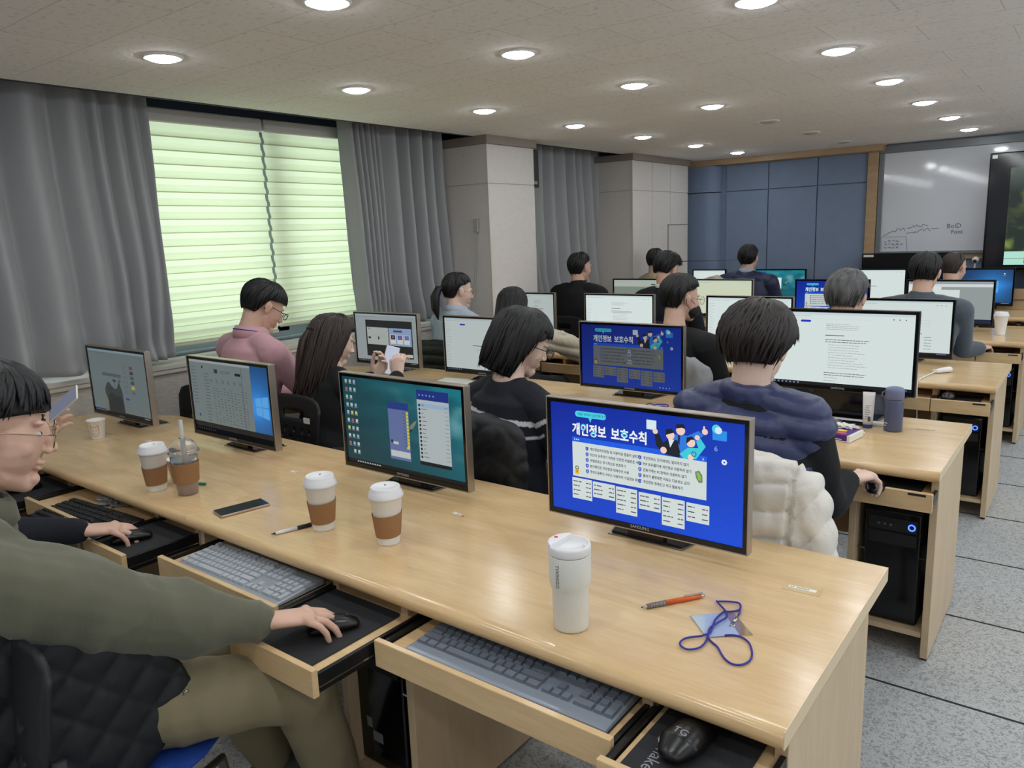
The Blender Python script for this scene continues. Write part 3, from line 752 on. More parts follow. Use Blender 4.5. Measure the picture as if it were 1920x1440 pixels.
def scr_table(k):
    s = Screen(0.57, 0.32, lambda u, v: win_wall(u, v, 0.84, 0.52), k=k); rnd = random.Random(8); bg = rgb(112, 124, 124); dk = rgb(56, 64, 68)
    s.rect(0, 0.93, 1, 1, rgb(14, 16, 20)); s.rect(0.0, 0.0, 0.79, 0.86, bg, 2); s.rect(0, 0, 0.79, 0.035, rgb(150, 160, 160), 3)
    s.rect(0.0, 0.86, 1.0, 1, rgb(18, 20, 24), 1)
    for q in range(9): s.rect(0.02+0.03*q, 0.95, 0.03+0.03*q, 0.965, rgb(70, 76, 80), 3)
    for v in range(12): s.rect(0.02, 0.1+0.045*v, 0.085, 0.106+0.045*v, dk, 4)
    s.rect(0.33, 0.10, 0.38, 0.16, rgb(70, 76, 78), 4); s.rect(0.35, 0.11, 0.37, 0.15, rgb(30, 34, 38), 5); s.lines(0.42, 0.56, 0.12, 0.14, 2, dk, rnd)
    s.rect(0.60, 0.125, 0.67, 0.16, rgb(26, 28, 34), 4); s.rect(0.165, 0.08, 0.185, 0.11, rgb(30, 34, 38), 4)
    for c in range(10):
        for r in range(14):
            if rnd.random() < .8: s.rect(0.30+0.045*c, 0.36+0.035*r, 0.322+0.045*c, 0.366+0.035*r, dk, 4)
    for c in range(6): s.rect(0.27+0.075*c, 0.24, 0.30+0.075*c, 0.29, mix(bg, dk, .3), 4)
    s.lines(0.19, 0.26, 0.18, 0.82, 16, dk, rnd, .007, .3); s.rect(0.68, 0.05, 0.684, 0.86, dk, 4); s.disc(0.08, 0.77, 0.012, rgb(36, 60, 140), 5)
    windows_logo(s, 0.90, 0.52, 0.075)
    return s
def sea(u, v):
    n = noise.fractal(Vector((u*4, v*7, 2.0)), 1.0, 2.0, 4)*0.5+0.5
    streak = max(0, noise.noise(Vector((u*3+v*6, v*3-u*6, 4))))*max(0, 1-v*1.2)
    c = mix((.004, .06, .085), (.012, .24, .30), (1-v)*0.9*n + .25*u)
    return mix(c, (.35, .72, .75), streak*1.3*max(0, u-.25))
def sea_dark(u, v):
    c = sea(u, v); return mix((.006, .035, .045), c, 0.25+0.75*u**1.4)
def swimmer(s, u, v, k=1.0):
    s.poly([(u-.03*k, v+.05*k), (u-.01*k, v), (u+.01*k, v-.03*k), (u+.03*k, v-.05*k), (u+.02*k, v-.01*k), (u, v+.03*k)], rgb(120, 130, 110), 2)
    s.poly([(u-.05*k, v+.07*k), (u-.01*k, v+.02*k), (u, v+.04*k), (u-.03*k, v+.08*k)], rgb(30, 40, 44), 2)
def scr_chat(k):
    s = Screen(0.57, 0.32, sea_dark, k=k); rnd = random.Random(11)
    s.rect(0, 0.955, 1, 1, rgb(14, 18, 20), 2)
    for q in range(10): s.rect(0.09+0.022*q, 0.97, 0.104+0.022*q, 0.985, rgb(170, 180, 180), 3)
    for c in range(3):
        for r in range(10):
            if rnd.random() < .92:
                cc = rnd.choice((rgb(190, 200, 200), rgb(200, 200, 90), rgb(150, 170, 190), rgb(180, 90, 90), rgb(170, 180, 180)))
                s.rect(0.025+0.038*c, 0.035+0.09*r, 0.045+0.038*c, 0.07+0.09*r, cc, 3); s.rect(0.022+0.038*c, 0.076+0.09*r, 0.048+0.038*c, 0.083+0.09*r, rgb(130, 150, 150), 3)
    swimmer(s, 0.6, 0.45, 1.3)
    s.rect(0.40, 0.22, 0.575, 0.86, rgb(96, 112, 158), 4); s.rect(0.40, 0.22, 0.575, 0.30, rgb(32, 58, 128), 5)
    s.rect(0.405, 0.76, 0.57, 0.83, rgb(190, 196, 198), 5)
    for q in range(11): s.rect(0.553, 0.315+0.036*q, 0.57, 0.343+0.036*q, rgb(206, 204, 50), 5); s.rect(0.525, 0.33+0.036*q, 0.548, 0.337+0.036*q, rgb(60, 70, 110), 5)
    s.rect(0.432, 0.66, 0.475, 0.69, rgb(190, 200, 205), 5); s.disc(0.42, 0.66, 0.01, rgb(40, 44, 50), 5); s.rect(0.545, 0.70, 0.568, 0.725, rgb(206, 204, 50), 5)
    s.rect(0.65, 0.05, 0.90, 0.86, rgb(176, 186, 188), 4); s.rect(0.65, 0.05, 0.90, 0.155, rgb(26, 48, 128), 5); s.rect(0.65, 0.82, 0.90, 0.86, rgb(16, 20, 26), 5)
    s.rect(0.65, 0.19, 0.90, 0.235, rgb(150, 178, 204), 5)
    for q in range(5): s.disc(0.672+0.028*q, 0.105, 0.006, rgb(120, 140, 200), 6)
    for q in range(14):
        s.disc(0.668, 0.215+0.043*q, 0.008, rgb(34, 36, 40), 6); s.rect(0.685, 0.207+0.043*q, 0.70+0.03*rnd.random(), 0.213+0.043*q, rgb(70, 76, 80), 6); s.rect(0.865, 0.21+0.043*q, 0.893, 0.215+0.043*q, rgb(110, 116, 120), 6)
    return s
def scr_poster(k, dim=False):
    cb = rgb(14, 52, 190)
    s = Screen(0.57, 0.32, lambda u, v: mix(rgb(6, 34, 148), rgb(10, 74, 212), (u*0.35+v*0.65)), k=k)
    W_ = rgb(232, 238, 240); P_ = rgb(206, 216, 214) if not dim else rgb(120, 126, 130); CY = rgb(70, 205, 225); DK = rgb(34, 44, 60)
    s.rect(0.16, 0.06, 0.305, 0.115, CY, 2); s.disc(0.16, 0.0875, 0.0155, CY); s.disc(0.305, 0.0875, 0.0155, CY); s.poly([(0.222, 0.115), (0.24, 0.115), (0.232, 0.155)], CY, 2)
    s.text('생활 속에서 실천해야 하는', 0.158, 0.098, 0.0165, rgb(12, 60, 110), d=3)
    s.text('개인정보', 0.125, 0.27, 0.053, W_, d=2, bold=0.0020, sy=1.25); s.text('보호수칙', 0.345, 0.27, 0.053, W_, d=2, bold=0.0020, sy=1.25)
    s.ring(0.192, 0.20, 0.0155, 0.006, CY, 4); s.ring(0.2475, 0.253, 0.0135, 0.0055, CY, 4); s.ring(0.4195, 0.215, 0.014, 0.0055, CY, 4)
    s.rect(0.125, 0.30, 0.83, 0.355, rgb(24, 92, 224), 2); s.rect(0.125, 0.345, 0.83, 0.665, P_, 3)
    for q in range(3): s.disc(0.14+0.011*q, 0.323, 0.0035, W_, 4)
    s.text('x', 0.808, 0.335, 0.02, W_, d=4)
    L = ['개인정보처리방침 및 이용약관 꼼꼼히 살피기', '타인이 유추하기 어려운 안전한 비밀번호 사용', '비밀번호는 주기적으로 변경하기', '본인확인은 주민번호 대체수단 사용', '명의도용확인 서비스 이용하여 가입정보 확인']
    R = ['개인정보는 친구에게도 알려주지 않기', 'P2P 공유폴더에 개인정보 저장하지 않기', '금융거래는 PC방에서 이용하지 않기', '출처가 불명확한 자료는 다운로드 금지', '개인정보 침해신고 적극 활용하기']
    for q in range(5):
        for (x, ls) in ((0.21, L), (0.50, R)):
            v = 0.395+0.052*q
            s.poly([(x-.008, v-.016), (x+.008, v-.016), (x+.008, v+.008), (x, v+.02), (x-.008, v+.008)], rgb(30, 70, 190), 4)
            s.text(str(q+1 if ls is L else q+6), x-.0035, v+.008, 0.013, W_, d=5)
            s.text(ls[q], x+.016, v+.01, 0.0148, DK, d=4, bold=0.0003, sy=1.15)
    # padlock and card icons
    s.rect(0.138, 0.595, 0.162, 0.645, rgb(222, 186, 40), 4); s.ring(0.15, 0.585, 0.010, 0.004, rgb(40, 40, 44), 4); s.rect(0.147, 0.61, 0.153, 0.63, rgb(170, 70, 30), 5)
    s.poly([(0.775, 0.44), (0.795, 0.425), (0.81, 0.46), (0.812, 0.52), (0.795, 0.53), (0.78, 0.49)], rgb(110, 130, 110), 4); s.poly([(0.782, 0.45), (0.793, 0.44), (0.803, 0.47), (0.803, 0.51), (0.793, 0.505)], rgb(130, 190, 70), 5)
    rows = ((0.12, 0.235, 0.68, 0.875, 4), (0.24, 0.365, 0.685, 0.83, 3), (0.37, 0.485, 0.69, 0.93, 5), (0.493, 0.607, 0.70, 0.85, 3), (0.613, 0.727, 0.705, 0.95, 5), (0.735, 0.845, 0.71, 0.87, 3))
    rnd = random.Random(21)
    for u0, u1, v0, v1, n in rows:
        s.rect(u0, v0, u1, v1, P_, 3)
        for q in range(n):
            v = v0+0.028+(v1-v0-0.03)*q/n
            s.lines(u0+0.007, u0+0.058, v, v, 1, rgb(70, 78, 90), rnd, .009, .35); s.lines(u1-0.034, u1-0.006, v+.004, v+.004, 1, rgb(60, 68, 80), rnd, .009, .0)
    # three cheerful office workers
    SK = rgb(238, 205, 190); HA = rgb(24, 28, 36); WB = rgb(210, 230, 238)
    s.rect(0.535, 0.06, 0.585, 0.14, WB, 2); 
    s.poly([(0.66, 0.155), (0.74, 0.15), (0.79, 0.10), (0.815, 0.13), (0.75, 0.24), (0.74, 0.30), (0.65, 0.30)], rgb(44, 120, 220), 3)
    s.disc(0.82, 0.10, 0.014, SK, 4); s.rect(0.812, 0.055, 0.82, 0.09, SK, 4)
    s.disc(0.705, 0.115, 0.022, SK, 5); s.poly([(0.682, 0.105), (0.685, 0.065), (0.72, 0.06), (0.73, 0.10), (0.71, 0.09)], HA, 6); s.poly([(0.692, 0.155), (0.704, 0.155), (0.70, 0.24), (0.692, 0.22)], rgb(20, 34, 90), 5)
    s.poly([(0.575, 0.17), (0.60, 0.17), (0.62, 0.24), (0.645, 0.20), (0.69, 0.20), (0.705, 0.31), (0.70, 0.345), (0.62, 0.33), (0.585, 0.27)], rgb(26, 30, 40), 6)
    s.poly([(0.645, 0.20), (0.675, 0.20), (0.655, 0.27)], WB, 7); s.disc(0.58, 0.15, 0.013, SK, 7); s.disc(0.655, 0.165, 0.021, SK, 7)
    s.poly([(0.632, 0.17), (0.634, 0.12), (0.66, 0.11), (0.678, 0.14), (0.665, 0.145)], HA, 8); s.disc(0.622, 0.30, 0.016, SK, 8)
    s.poly([(0.70, 0.31), (0.74, 0.25), (0.79, 0.24), (0.78, 0.19), (0.80, 0.16), (0.825, 0.22), (0.79, 0.31), (0.78, 0.335), (0.72, 0.345)], rgb(60, 200, 215), 8)
    s.disc(0.755, 0.205, 0.021, SK, 9); s.poly([(0.733, 0.22), (0.735, 0.165), (0.76, 0.15), (0.775, 0.175), (0.755, 0.18)], HA, 10); s.disc(0.785, 0.155, 0.012, SK, 9); s.disc(0.755, 0.325, 0.014, SK, 10); s.ring(0.77, 0.295, 0.012, 0.003, rgb(14, 30, 60), 11)
    s.rect(0.855, 0.075, 0.92, 0.155, rgb(40, 140, 230), 3); s.disc(0.872, 0.065, 0.02, CY, 4); s.disc(0.882, 0.075, 0.016, WB, 5)
    s.text('6', 0.863, 0.245, 0.035, rgb(150, 170, 240), d=3); s.disc(0.91, 0.325, 0.011, W_, 3); s.disc(0.91, 0.325, 0.0045, rgb(14, 60, 200), 4)
    for q in range(8): s.disc(0.91+0.011*cos(pi*q/4), 0.325+0.0195*sin(pi*q/4), 0.0028, W_, 3)
    for q in range(30): s.disc(rnd.uniform(0.03, 0.95), rnd.uniform(0.8, 0.98), 0.0012, rgb(90, 140, 240), 2, n=6)
    if dim:
        s.disc(0.5, 0.42, 0.04, rgb(100, 112, 130), 12); s.ring(0.5, 0.405, 0.012, 0.003, W_, 13); s.ring(0.5, 0.455, 0.018, 0.003, W_, 13)
        s.text('kipo', 0.485, 0.565, 0.022, W_, d=13); s.rect(0.475, 0.585, 0.53, 0.62, rgb(150, 156, 160), 12)
        for q in range(4): s.disc(0.80+0.03*q, 0.955, 0.005, W_, 12)
    return s
def scr_slides(k):
    s, rnd, dk = scr_doc(k, 31, bg=rgb(150, 158, 160), side=False)
    s.rect(0.17, 0.12, 0.93, 0.88, rgb(30, 32, 34), 2); s.rect(0.19, 0.27, 0.545, 0.63, rgb(170, 176, 172), 3); s.rect(0.555, 0.27, 0.915, 0.63, rgb(140, 160, 196), 3)
    s.rect(0.63, 0.31, 0.77, 0.35, rgb(60, 70, 100), 4)
    for q, c in enumerate((rgb(30, 44, 60), rgb(60, 90, 160), rgb(70, 120, 190))):
        s.rect(0.575+0.11*q, 0.40, 0.665+0.11*q, 0.59, rgb(206, 210, 204), 4); s.rect(0.585+0.11*q, 0.41, 0.655+0.11*q, 0.50, c, 5); s.disc(0.62+0.11*q, 0.455, 0.014, rgb(190, 90, 80), 6)
    s.rect(0.21, 0.29, 0.25, 0.31, dk, 4); s.rect(0.21, 0.47, 0.25, 0.51, rgb(30, 34, 34), 4); s.rect(0.37, 0.46, 0.39, 0.52, rgb(40, 44, 40), 4)
    for a in range(5): s.ring(0.30+0.04*a, 0.42+0.05*(a % 2), 0.018, 0.0012, dk, 4)
    s.rect(0.83, 0.79, 0.92, 0.85, rgb(190, 194, 194), 4); s.lines(0.56, 0.63, 0.72, 0.721, 1, rgb(150, 150, 150), rnd, .01, 0)
    return s
def scr_items(k):
    s, rnd, dk = scr_doc(k, 41, side=False)
    s.disc(0.46, 0.28, 0.02, rgb(24, 30, 40), 2); s.lines(0.5, 0.78, 0.16, 0.17, 1, mix(WHT, dk, .4), rnd, .006, 0)
    s.rect(0.62, 0.52, 0.72, 0.60, rgb(240, 240, 240), 2); s.rect(0.64, 0.60, 0.74, 0.61, rgb(20, 24, 28), 3)
    s.rect(0.63, 0.74, 0.69, 0.86, rgb(212, 216, 90), 2); s.disc(0.655, 0.82, 0.02, rgb(20, 22, 24), 3)
    for q in range(5): s.lines(0.76, 0.83, 0.66+0.055*q, 0.66+0.055*q, 1, rgb(60, 70, 90), rnd, .008, .1)
    s.lines(0.7, 0.86, 0.35, 0.46, 3, mix(WHT, dk, .4), rnd)
    return s
def scr_files(k):
    s, rnd, dk = scr_doc(k, 44, bg=rgb(150, 158, 158), side=False)
    s.rect(0.0, 0.06, 0.40, 0.90, rgb(222, 230, 226), 2); s.rect(0.0, 0.06, 1, 0.13, rgb(215, 220, 222), 3)
    for q in range(2): s.rect(0.12+0.1*q, 0.13, 0.16+0.1*q, 0.19, rgb(214, 206, 60), 4)
    s.rect(0.28, 0.20, 0.62, 0.92, rgb(216, 226, 222), 4); s.disc(0.36, 0.33, 0.02, rgb(180, 190, 190), 5); s.rect(0, 0.90, 1, 1, rgb(26, 34, 60), 5)
    for q in range(6): s.rect(0.45+0.04*q, 0.955, 0.47+0.04*q, 0.97, rgb(180, 190, 210), 6)
    return s
def scr_sheet(k):
    s, rnd, dk = scr_doc(k, 47, bg=rgb(176, 184, 172), side=False); s.rect(0, 0.2, 0.9, 0.95, rgb(130, 142, 132), 2)
    for c in range(18): s.rect(0.03+0.045*c, 0.2, 0.032+0.045*c, 0.95, rgb(96, 112, 100), 3)
    s.rect(0.72, 0.12, 0.8, 0.15, rgb(40, 50, 50), 3)
    return s
def scr_sea(k):
    s = Screen(0.57, 0.32, sea, k=k); swimmer(s, 0.66, 0.40, 1.4); s.rect(0, 0.96, 1, 1, rgb(14, 24, 40), 2)
    s.rect(0.0, 0.06, 0.28, 0.13, rgb(36, 60, 150), 2); s.rect(0.02, 0.13, 0.28, 0.22, rgb(214, 180, 180), 2); s.rect(0.30, 0.25, 0.57, 0.62, rgb(216, 230, 230), 3)
    return s
def scr_win(k):
    s = Screen(0.57, 0.32, lambda u, v: win_wall(u, v, 0.72, 0.5), k=k); windows_logo(s, 0.72, 0.5, 0.085); s.disc(0.88, 0.12, 0.012, rgb(220, 220, 150), 3); s.rect(0.86, 0.16, 0.9, 0.18, rgb(120, 130, 150), 3)
    s.rect(0, 0.955, 1, 1, rgb(12, 14, 22), 2); s.rect(0.86, 0.965, 0.97, 0.985, rgb(120, 126, 140), 3)
    return s

# ---------------------------------------------------------------- monitors
_mon = {}
def monitor(x, y, scr, label, w=0.595, h=0.347, zb=0.037, rz=0.0, tilt=0.0, big=False, frame=None):
    t = thing('computer_monitor', label, 'monitor', (x, y, HD+0.0005), rz, 'flat computer monitors on the desks')
    key = (w, h, zb, big, frame)
    def part(nm, fn, m, **kw):
        if (key, nm) in _mon:
            o = _mon[(key, nm)].copy(); C.objects.link(o); o.parent = t
        else:
            mb = MB(); fn(mb); o = mb.build(nm, m, t, **kw); _mon[(key, nm)] = o
        return o
    def metal(mb):
        x = w/2; d0, d1 = -0.004, 0.026; e = 0.0035
        mb.box(-x, x, d0, d1, zb+h-e, zb+h); mb.box(-x, x, d0, d1, zb, zb+e); mb.box(-x, -x+e, d0, d1, zb+e, zb+h-e); mb.box(x-e, x, d0, d1, zb+e, zb+h-e)
    part('metal_frame', metal, M_black if frame == 'black' else M_frame, bevel=0.0012)
    def back(mb): mb.box(-w/2+0.0036, w/2-0.0036, 0.002, 0.024, zb+0.0036, zb+h-0.0036); mb.box(-w*0.3, w*0.3, 0.024, 0.045, zb+0.05, zb+h-0.06)
    part('back_cover', back, M_black, bevel=0.004)
    def bez(mb):
        x = w/2-0.0036; b = 0.0105; a = zb+0.0036; c = zb+h-0.0036
        mb.box(-x, x, -0.0025, 0.0019, c-b, c); mb.box(-x, x, -0.0025, 0.0019, a, a+b+0.004); mb.box(-x, -x+b, -0.0025, 0.0019, a+b+0.004, c-b); mb.box(x-b, x, -0.0025, 0.0019, a+b+0.004, c-b)
    part('bezel', bez, M_gloss)
    if scr:
        sw, sh = w-0.0036*2-0.021, h-0.0036*2-0.0105*2-0.004
        o = scr.build('screen', t, (0, 0.0008, zb+0.0036+0.0105+0.004)); o.scale = (sw/scr.w, 1, sh/scr.h)
    if big:
        part('stand_neck', lambda mb: (mb.box(-0.11, 0.11, 0.03, 0.055, 0.012, zb+0.1)), M_gloss, bevel=0.004)
        part('stand_base', lambda mb: mb.prism([(-0.15, -0.07), (0.15, -0.07), (0.17, 0.13), (-0.17, 0.13)], 0.0, 0.012, 'z'), M_gloss, bevel=0.003)
    else:
        part('stand_neck', lambda mb: mb.box(-0.055, 0.055, 0.026, 0.05, 0.008, zb+0.06), M_gloss, bevel=0.002)
        part('stand_base', lambda mb: mb.prism([(-0.105, 0.028), (0.105, 0.028), (0.13, 0.15), (-0.13, 0.15)], 0.001, 0.009, 'z'), M_gloss, bevel=0.002)
        part('clear_rim', lambda mb: mb.prism([(-0.113, 0.020), (0.113, 0.020), (0.139, 0.156), (-0.139, 0.156)], 0.0, 0.003, 'z'), M_steel)
    def logo(mb):
        vv, ff = text_geo('SAMSUNG', 0.0125, 'CENTER'); mb.add([(a, -0.0029, zb+0.0085+b) for a, b in vv], ff)
    part('logo', logo, mat('silver print', rgb(190, 192, 196), 0.4), fix=False)
    return t
BR = 1.0
MON = [  # fading of screens at a slanting view is put into their brightness factor
 (0, -0.555, 0.575, scr_poster(1.0), 'monitor with bright blue privacy poster, largest and nearest in the photo', {}),
 (0, -1.457, 0.572, scr_chat(0.85), 'monitor with sea wallpaper and two chat windows behind the takeaway cups', {}),
 (0, -2.432, 0.545, scr_table(0.8), 'dim monitor with data table and blue wallpaper strip, behind the iced drink', {}),
 (0, -3.318, 0.510, scr_photo(0.75), 'leftmost dim monitor showing a rock photograph, behind the small paper cup', {}),
 (1, -0.490, 0.60, scr_lines(0.95, 61, pill=True, side=False), 'tall wide monitor with text page, raised above the flask and white tube', dict(w=0.60, h=0.352, zb=0.125, big=True, frame='black')),
 (1, -1.487, 0.57, scr_poster(0.42, dim=True), 'dimmed blue poster monitor with user icon, right of the bobbed woman', {}),
 (1, -2.462, 0.57, scr_blankish(0.62, 62, pill=True), 'dim white page monitor left of the bobbed woman', {}),
 (1, -3.27, 0.57, scr_slides(0.8), 'monitor with a slide preview in front of the woman using her phone', {}),
 (2, -0.575, 0.56, scr_items(0.9), 'white page monitor with small pictures, right of the grey-haired man', {'frame': 'black'}),
 (2, -1.487, 0.56, scr_lines(0.95, 63), 'white page monitor partly behind the head of the navy-vest woman', {}),
 (2, -2.480, 0.56, scr_lines(0.95, 64), 'white page monitor left of the masked man', {}),
 (2, -3.225, 0.56, scr_lines(0.6, 65), 'dim white page monitor behind the woman in the beige puffer jacket', dict(w=0.34)),
 (3, -0.545, 0.545, scr_files(0.9), 'monitor with folder windows, right of the man in grey-blue turtleneck', {'frame': 'black'}),
 (3, -1.41, 0.545, scr_poster(0.85), 'small blue poster monitor left of the grey-haired man, fourth row', {'frame': 'black'}),
 (3, -2.37, 0.545, scr_blankish(0.85, 66, bg=rgb(214, 222, 196)), 'pale yellowish page monitor in front of the navy-hooded man', {}),
 (3, -3.20, 0.545, scr_sheet(0.85), 'greenish spreadsheet monitor between the two dark-haired men, fourth row', {'frame': 'black'}),
 (4, -0.552, 0.57, scr_win(0.95), 'dark monitor with glowing blue window wallpaper by the interactive display', {'frame': 'black'}),
 (4, -1.44, 0.57, scr_blankish(0.95, 67), 'white page monitor under the big black display, farthest row', {'frame': 'black'}),
 (4, -2.395, 0.57, scr_sea(1.0), 'turquoise sea wallpaper monitor in front of the blue wall', {'frame': 'black'}),
 (4, -3.175, 0.57, scr_blankish(0.95, 68), 'white page monitor by the corner column, farthest row', {'frame': 'black', 'w': 0.40}),
]
for r, x, dy, s_, lab, kw in MON: monitor(x, ROWY[r]+dy, s_, lab, **kw)
# large black display behind the farthest row
t = thing('large_monitor', 'switched-off wide black display with white label behind the farthest desk row', 'monitor', (-1.18, 7.235, HD+0.0005))
mb = MB(); mb.box(-0.41, 0.41, 0.0, 0.035, 0.05, 0.528); mb.build('housing', M_gloss, t, bevel=0.004)
mb = MB(); mb.box(-0.40, 0.40, -0.002, 0, 0.06, 0.52); mb.build('screen', mat('dark screen', rgb(8, 9, 12), 0.25), t)
mb = MB(); mb.box(-0.15, 0.15, -0.05, 0.06, 0.0, 0.012); mb.box(-0.04, 0.04, 0.0, 0.03, 0.012, 0.06); mb.build('stand', M_black, t)
mb = MB(); mb.box(-0.395, -0.30, -0.004, -0.002, 0.492, 0.515); mb.build('white_label', M_white, t)
# lectern box and microphone at the front
mb = MB(); mb.box(-0.385, -0.02, 7.17, 7.29, HD, HD+0.19); o = mb.build('wooden_box', M_oak, bevel=0.004); tag(o, 'plain wooden box on the right end of the farthest desk row', 'box')
mb = MB(); mb.box(-0.39, -0.015, 7.165, 7.17, HD+0.085, HD+0.097); mb.build('box_seam', mat('brown seam', rgb(110, 84, 60), 0.6), o)
t = thing('gooseneck_microphone', 'white gooseneck microphone with round head before the whiteboard', 'microphone', (-0.60, 7.24, HD+0.0005))
mb = MB(); mb.lathe([(0.05, 0), (0.05, 0.015), (0.02, 0.03)], 20); mb.build('base', M_wplast, t, smooth=True)
mb = MB(); mb.tube([(0, 0, 0.02), (0, 0, 0.25), (0.005, -0.005, 0.35), (0.01, -0.01, 0.42)], 0.008, 8); mb.build('neck', M_wplast, t, smooth=True)
mb = MB(); mb.ell((0.012, -0.012, 0.455), (0.032, 0.028, 0.03)); mb.build('head', M_wplast, t, smooth=True)
mb = MB(); mb.ell((0.010, -0.034, 0.445), (0.016, 0.012, 0.016)); mb.build('mouthpiece', M_blackm, t, smooth=True)
# ---------------------------------------------------------------- chairs
def chair_back_mesh():
    """perforated plastic back with a hand slot: grid of cells with octagonal holes"""
    nx, nz = 13, 11; wd, ht = 0.43, 0.40; vs = []; fs = []; idx = {}
    def P(u, v):
        x = (u-0.5)*wd; z = v*ht
        k = 1.0 - 0.10*max(0, (v-0.86)/0.14)**2 - 0.22*(1-v)**1.6
        if v > 0.9: z -= 0.02*(abs(u-0.5)*2)**4
        return (x*k, 0.03*(abs(u-0.5)*2)**2*-1 + 0.03 - 0.05*(v-0.3)**2*-1, z)
    def vid(u, v):
        k = (round(u, 5), round(v, 5))
        if k not in idx: idx[k] = len(vs); vs.append(P(u, v))
        return idx[k]
    for j in range(nz):
        for i in range(nx):
            u0, u1, v0, v1 = i/nx, (i+1)/nx, j/nz, (j+1)/nz; um, vm = (u0+u1)/2, (v0+v1)/2
            if j == nz-3 and 4 <= i <= 8: continue
            hole = 1 < i < nx-2 and 1 <= j <= nz-5 and (i+j) % 2 == 0
            ring = [vid(u0, v0), vid(um, v0), vid(u1, v0), vid(u1, vm), vid(u1, v1), vid(um, v1), vid(u0, v1), vid(u0, vm)]
            if not hole: fs.append(tuple(ring)); continue
            r = 0.27; hv = []
            for a, b in ((-1, -1), (0, -1.3), (1, -1), (1.3, 0), (1, 1), (0, 1.3), (-1, 1), (-1.3, 0)): hv.append(vid(um+a*r/nx*0.9, vm+b*r/nz*0.9))
            for q in range(8): fs.append((ring[q], ring[(q+1) % 8], hv[(q+1) % 8], hv[q]))
    return vs, fs
def make_chair():
    t = thing('chair', 'x', 'chair')
    mb = MB(); vs, fs = chair_back_mesh(); mb.add([(x, y-0.02, z+0.47) for x, y, z in vs], fs)
    o = mb.build('backrest', M_blackm, t, smooth=True); so = o.modifiers.new('thick', 'SOLIDIFY'); so.thickness = 0.012; so.offset = 0
    mb = MB(); mb.loft([(0, -0.01, 0.425), (0, 0.12, 0.435), (0, 0.32, 0.435), (0, 0.43, 0.425)], [(0.20, 0.022), (0.225, 0.026), (0.23, 0.026), (0.20, 0.018)], 24, (1, 0, 0))
    mb.build('seat', M_blue, t, smooth=True)
    mb = MB(); mb.loft([(0, 0.0, 0.405), (0, 0.2, 0.41), (0, 0.40, 0.405)], [(0.19, 0.012), (0.21, 0.014), (0.19, 0.012)], 20, (1, 0, 0)); mb.build('seat_pan', M_blackm, t, smooth=True)
    for sx in (-1, 1):
        mb = MB(); mb.tube([(sx*0.215, -0.012, 0.66), (sx*0.222, -0.03, 0.50), (sx*0.222, -0.03, 0.40), (sx*0.228, -0.09, 0.01)], 0.0125, 10); mb.build('back_post', M_blackm, t, smooth=True)
        mb = MB(); mb.tube([(sx*0.222, -0.03, 0.40), (sx*0.222, 0.25, 0.395), (sx*0.215, 0.38, 0.38), (sx*0.228, 0.43, 0.01)], 0.0115, 10); mb.build('leg', M_steel, t, smooth=True)
        mb = MB(); mb.lathe([(0.015, 0), (0.015, 0.02)], 12, (sx*0.228, -0.09, 0)); mb.lathe([(0.015, 0), (0.015, 0.02)], 12, (sx*0.228, 0.43, 0)); mb.build('foot_cap', M_blackm, t)
    mb = MB(); mb.tube([(-0.222, 0.0, 0.397), (0.222, 0.0, 0.397)], 0.01, 8); mb.tube([(-0.222, 0.3, 0.394), (0.222, 0.3, 0.394)], 0.01, 8); mb.build('cross_bar', M_steel, t, smooth=True)
    return t
_ch = make_chair(); _chn = [0]
def chair(x, y, label, rz=0.0):
    o = _ch if _chn[0] == 0 else copy_tree(_ch); _chn[0] += 1
    o.location = (x, y, 0); o.rotation_euler = (0, 0, rz); tag(o, label, 'chair', 'black-backed chairs with blue seats'); return o

# ---------------------------------------------------------------- people
def hair_mat(name, c, c2, rough=0.48):
    m = mat(name, c, rough, spec=0.5, bump=(60, 0.5, 0.003), var=(45, 0.25, c2), stretch=(1, 1, 0.12)); return m
H_black = hair_mat('black hair', rgb(13, 13, 15), rgb(22, 22, 25))
H_brown = hair_mat('dark brown hair', rgb(32, 24, 21), rgb(62, 48, 42))
H_grey = hair_mat('greying hair', rgb(40, 42, 44), rgb(118, 118, 118), 0.55)
H_bald = hair_mat('thin dark hair', rgb(46, 40, 38), rgb(70, 60, 56), 0.6)
H_vest = hair_mat('brown black hair', rgb(24, 17, 16), rgb(44, 34, 32))

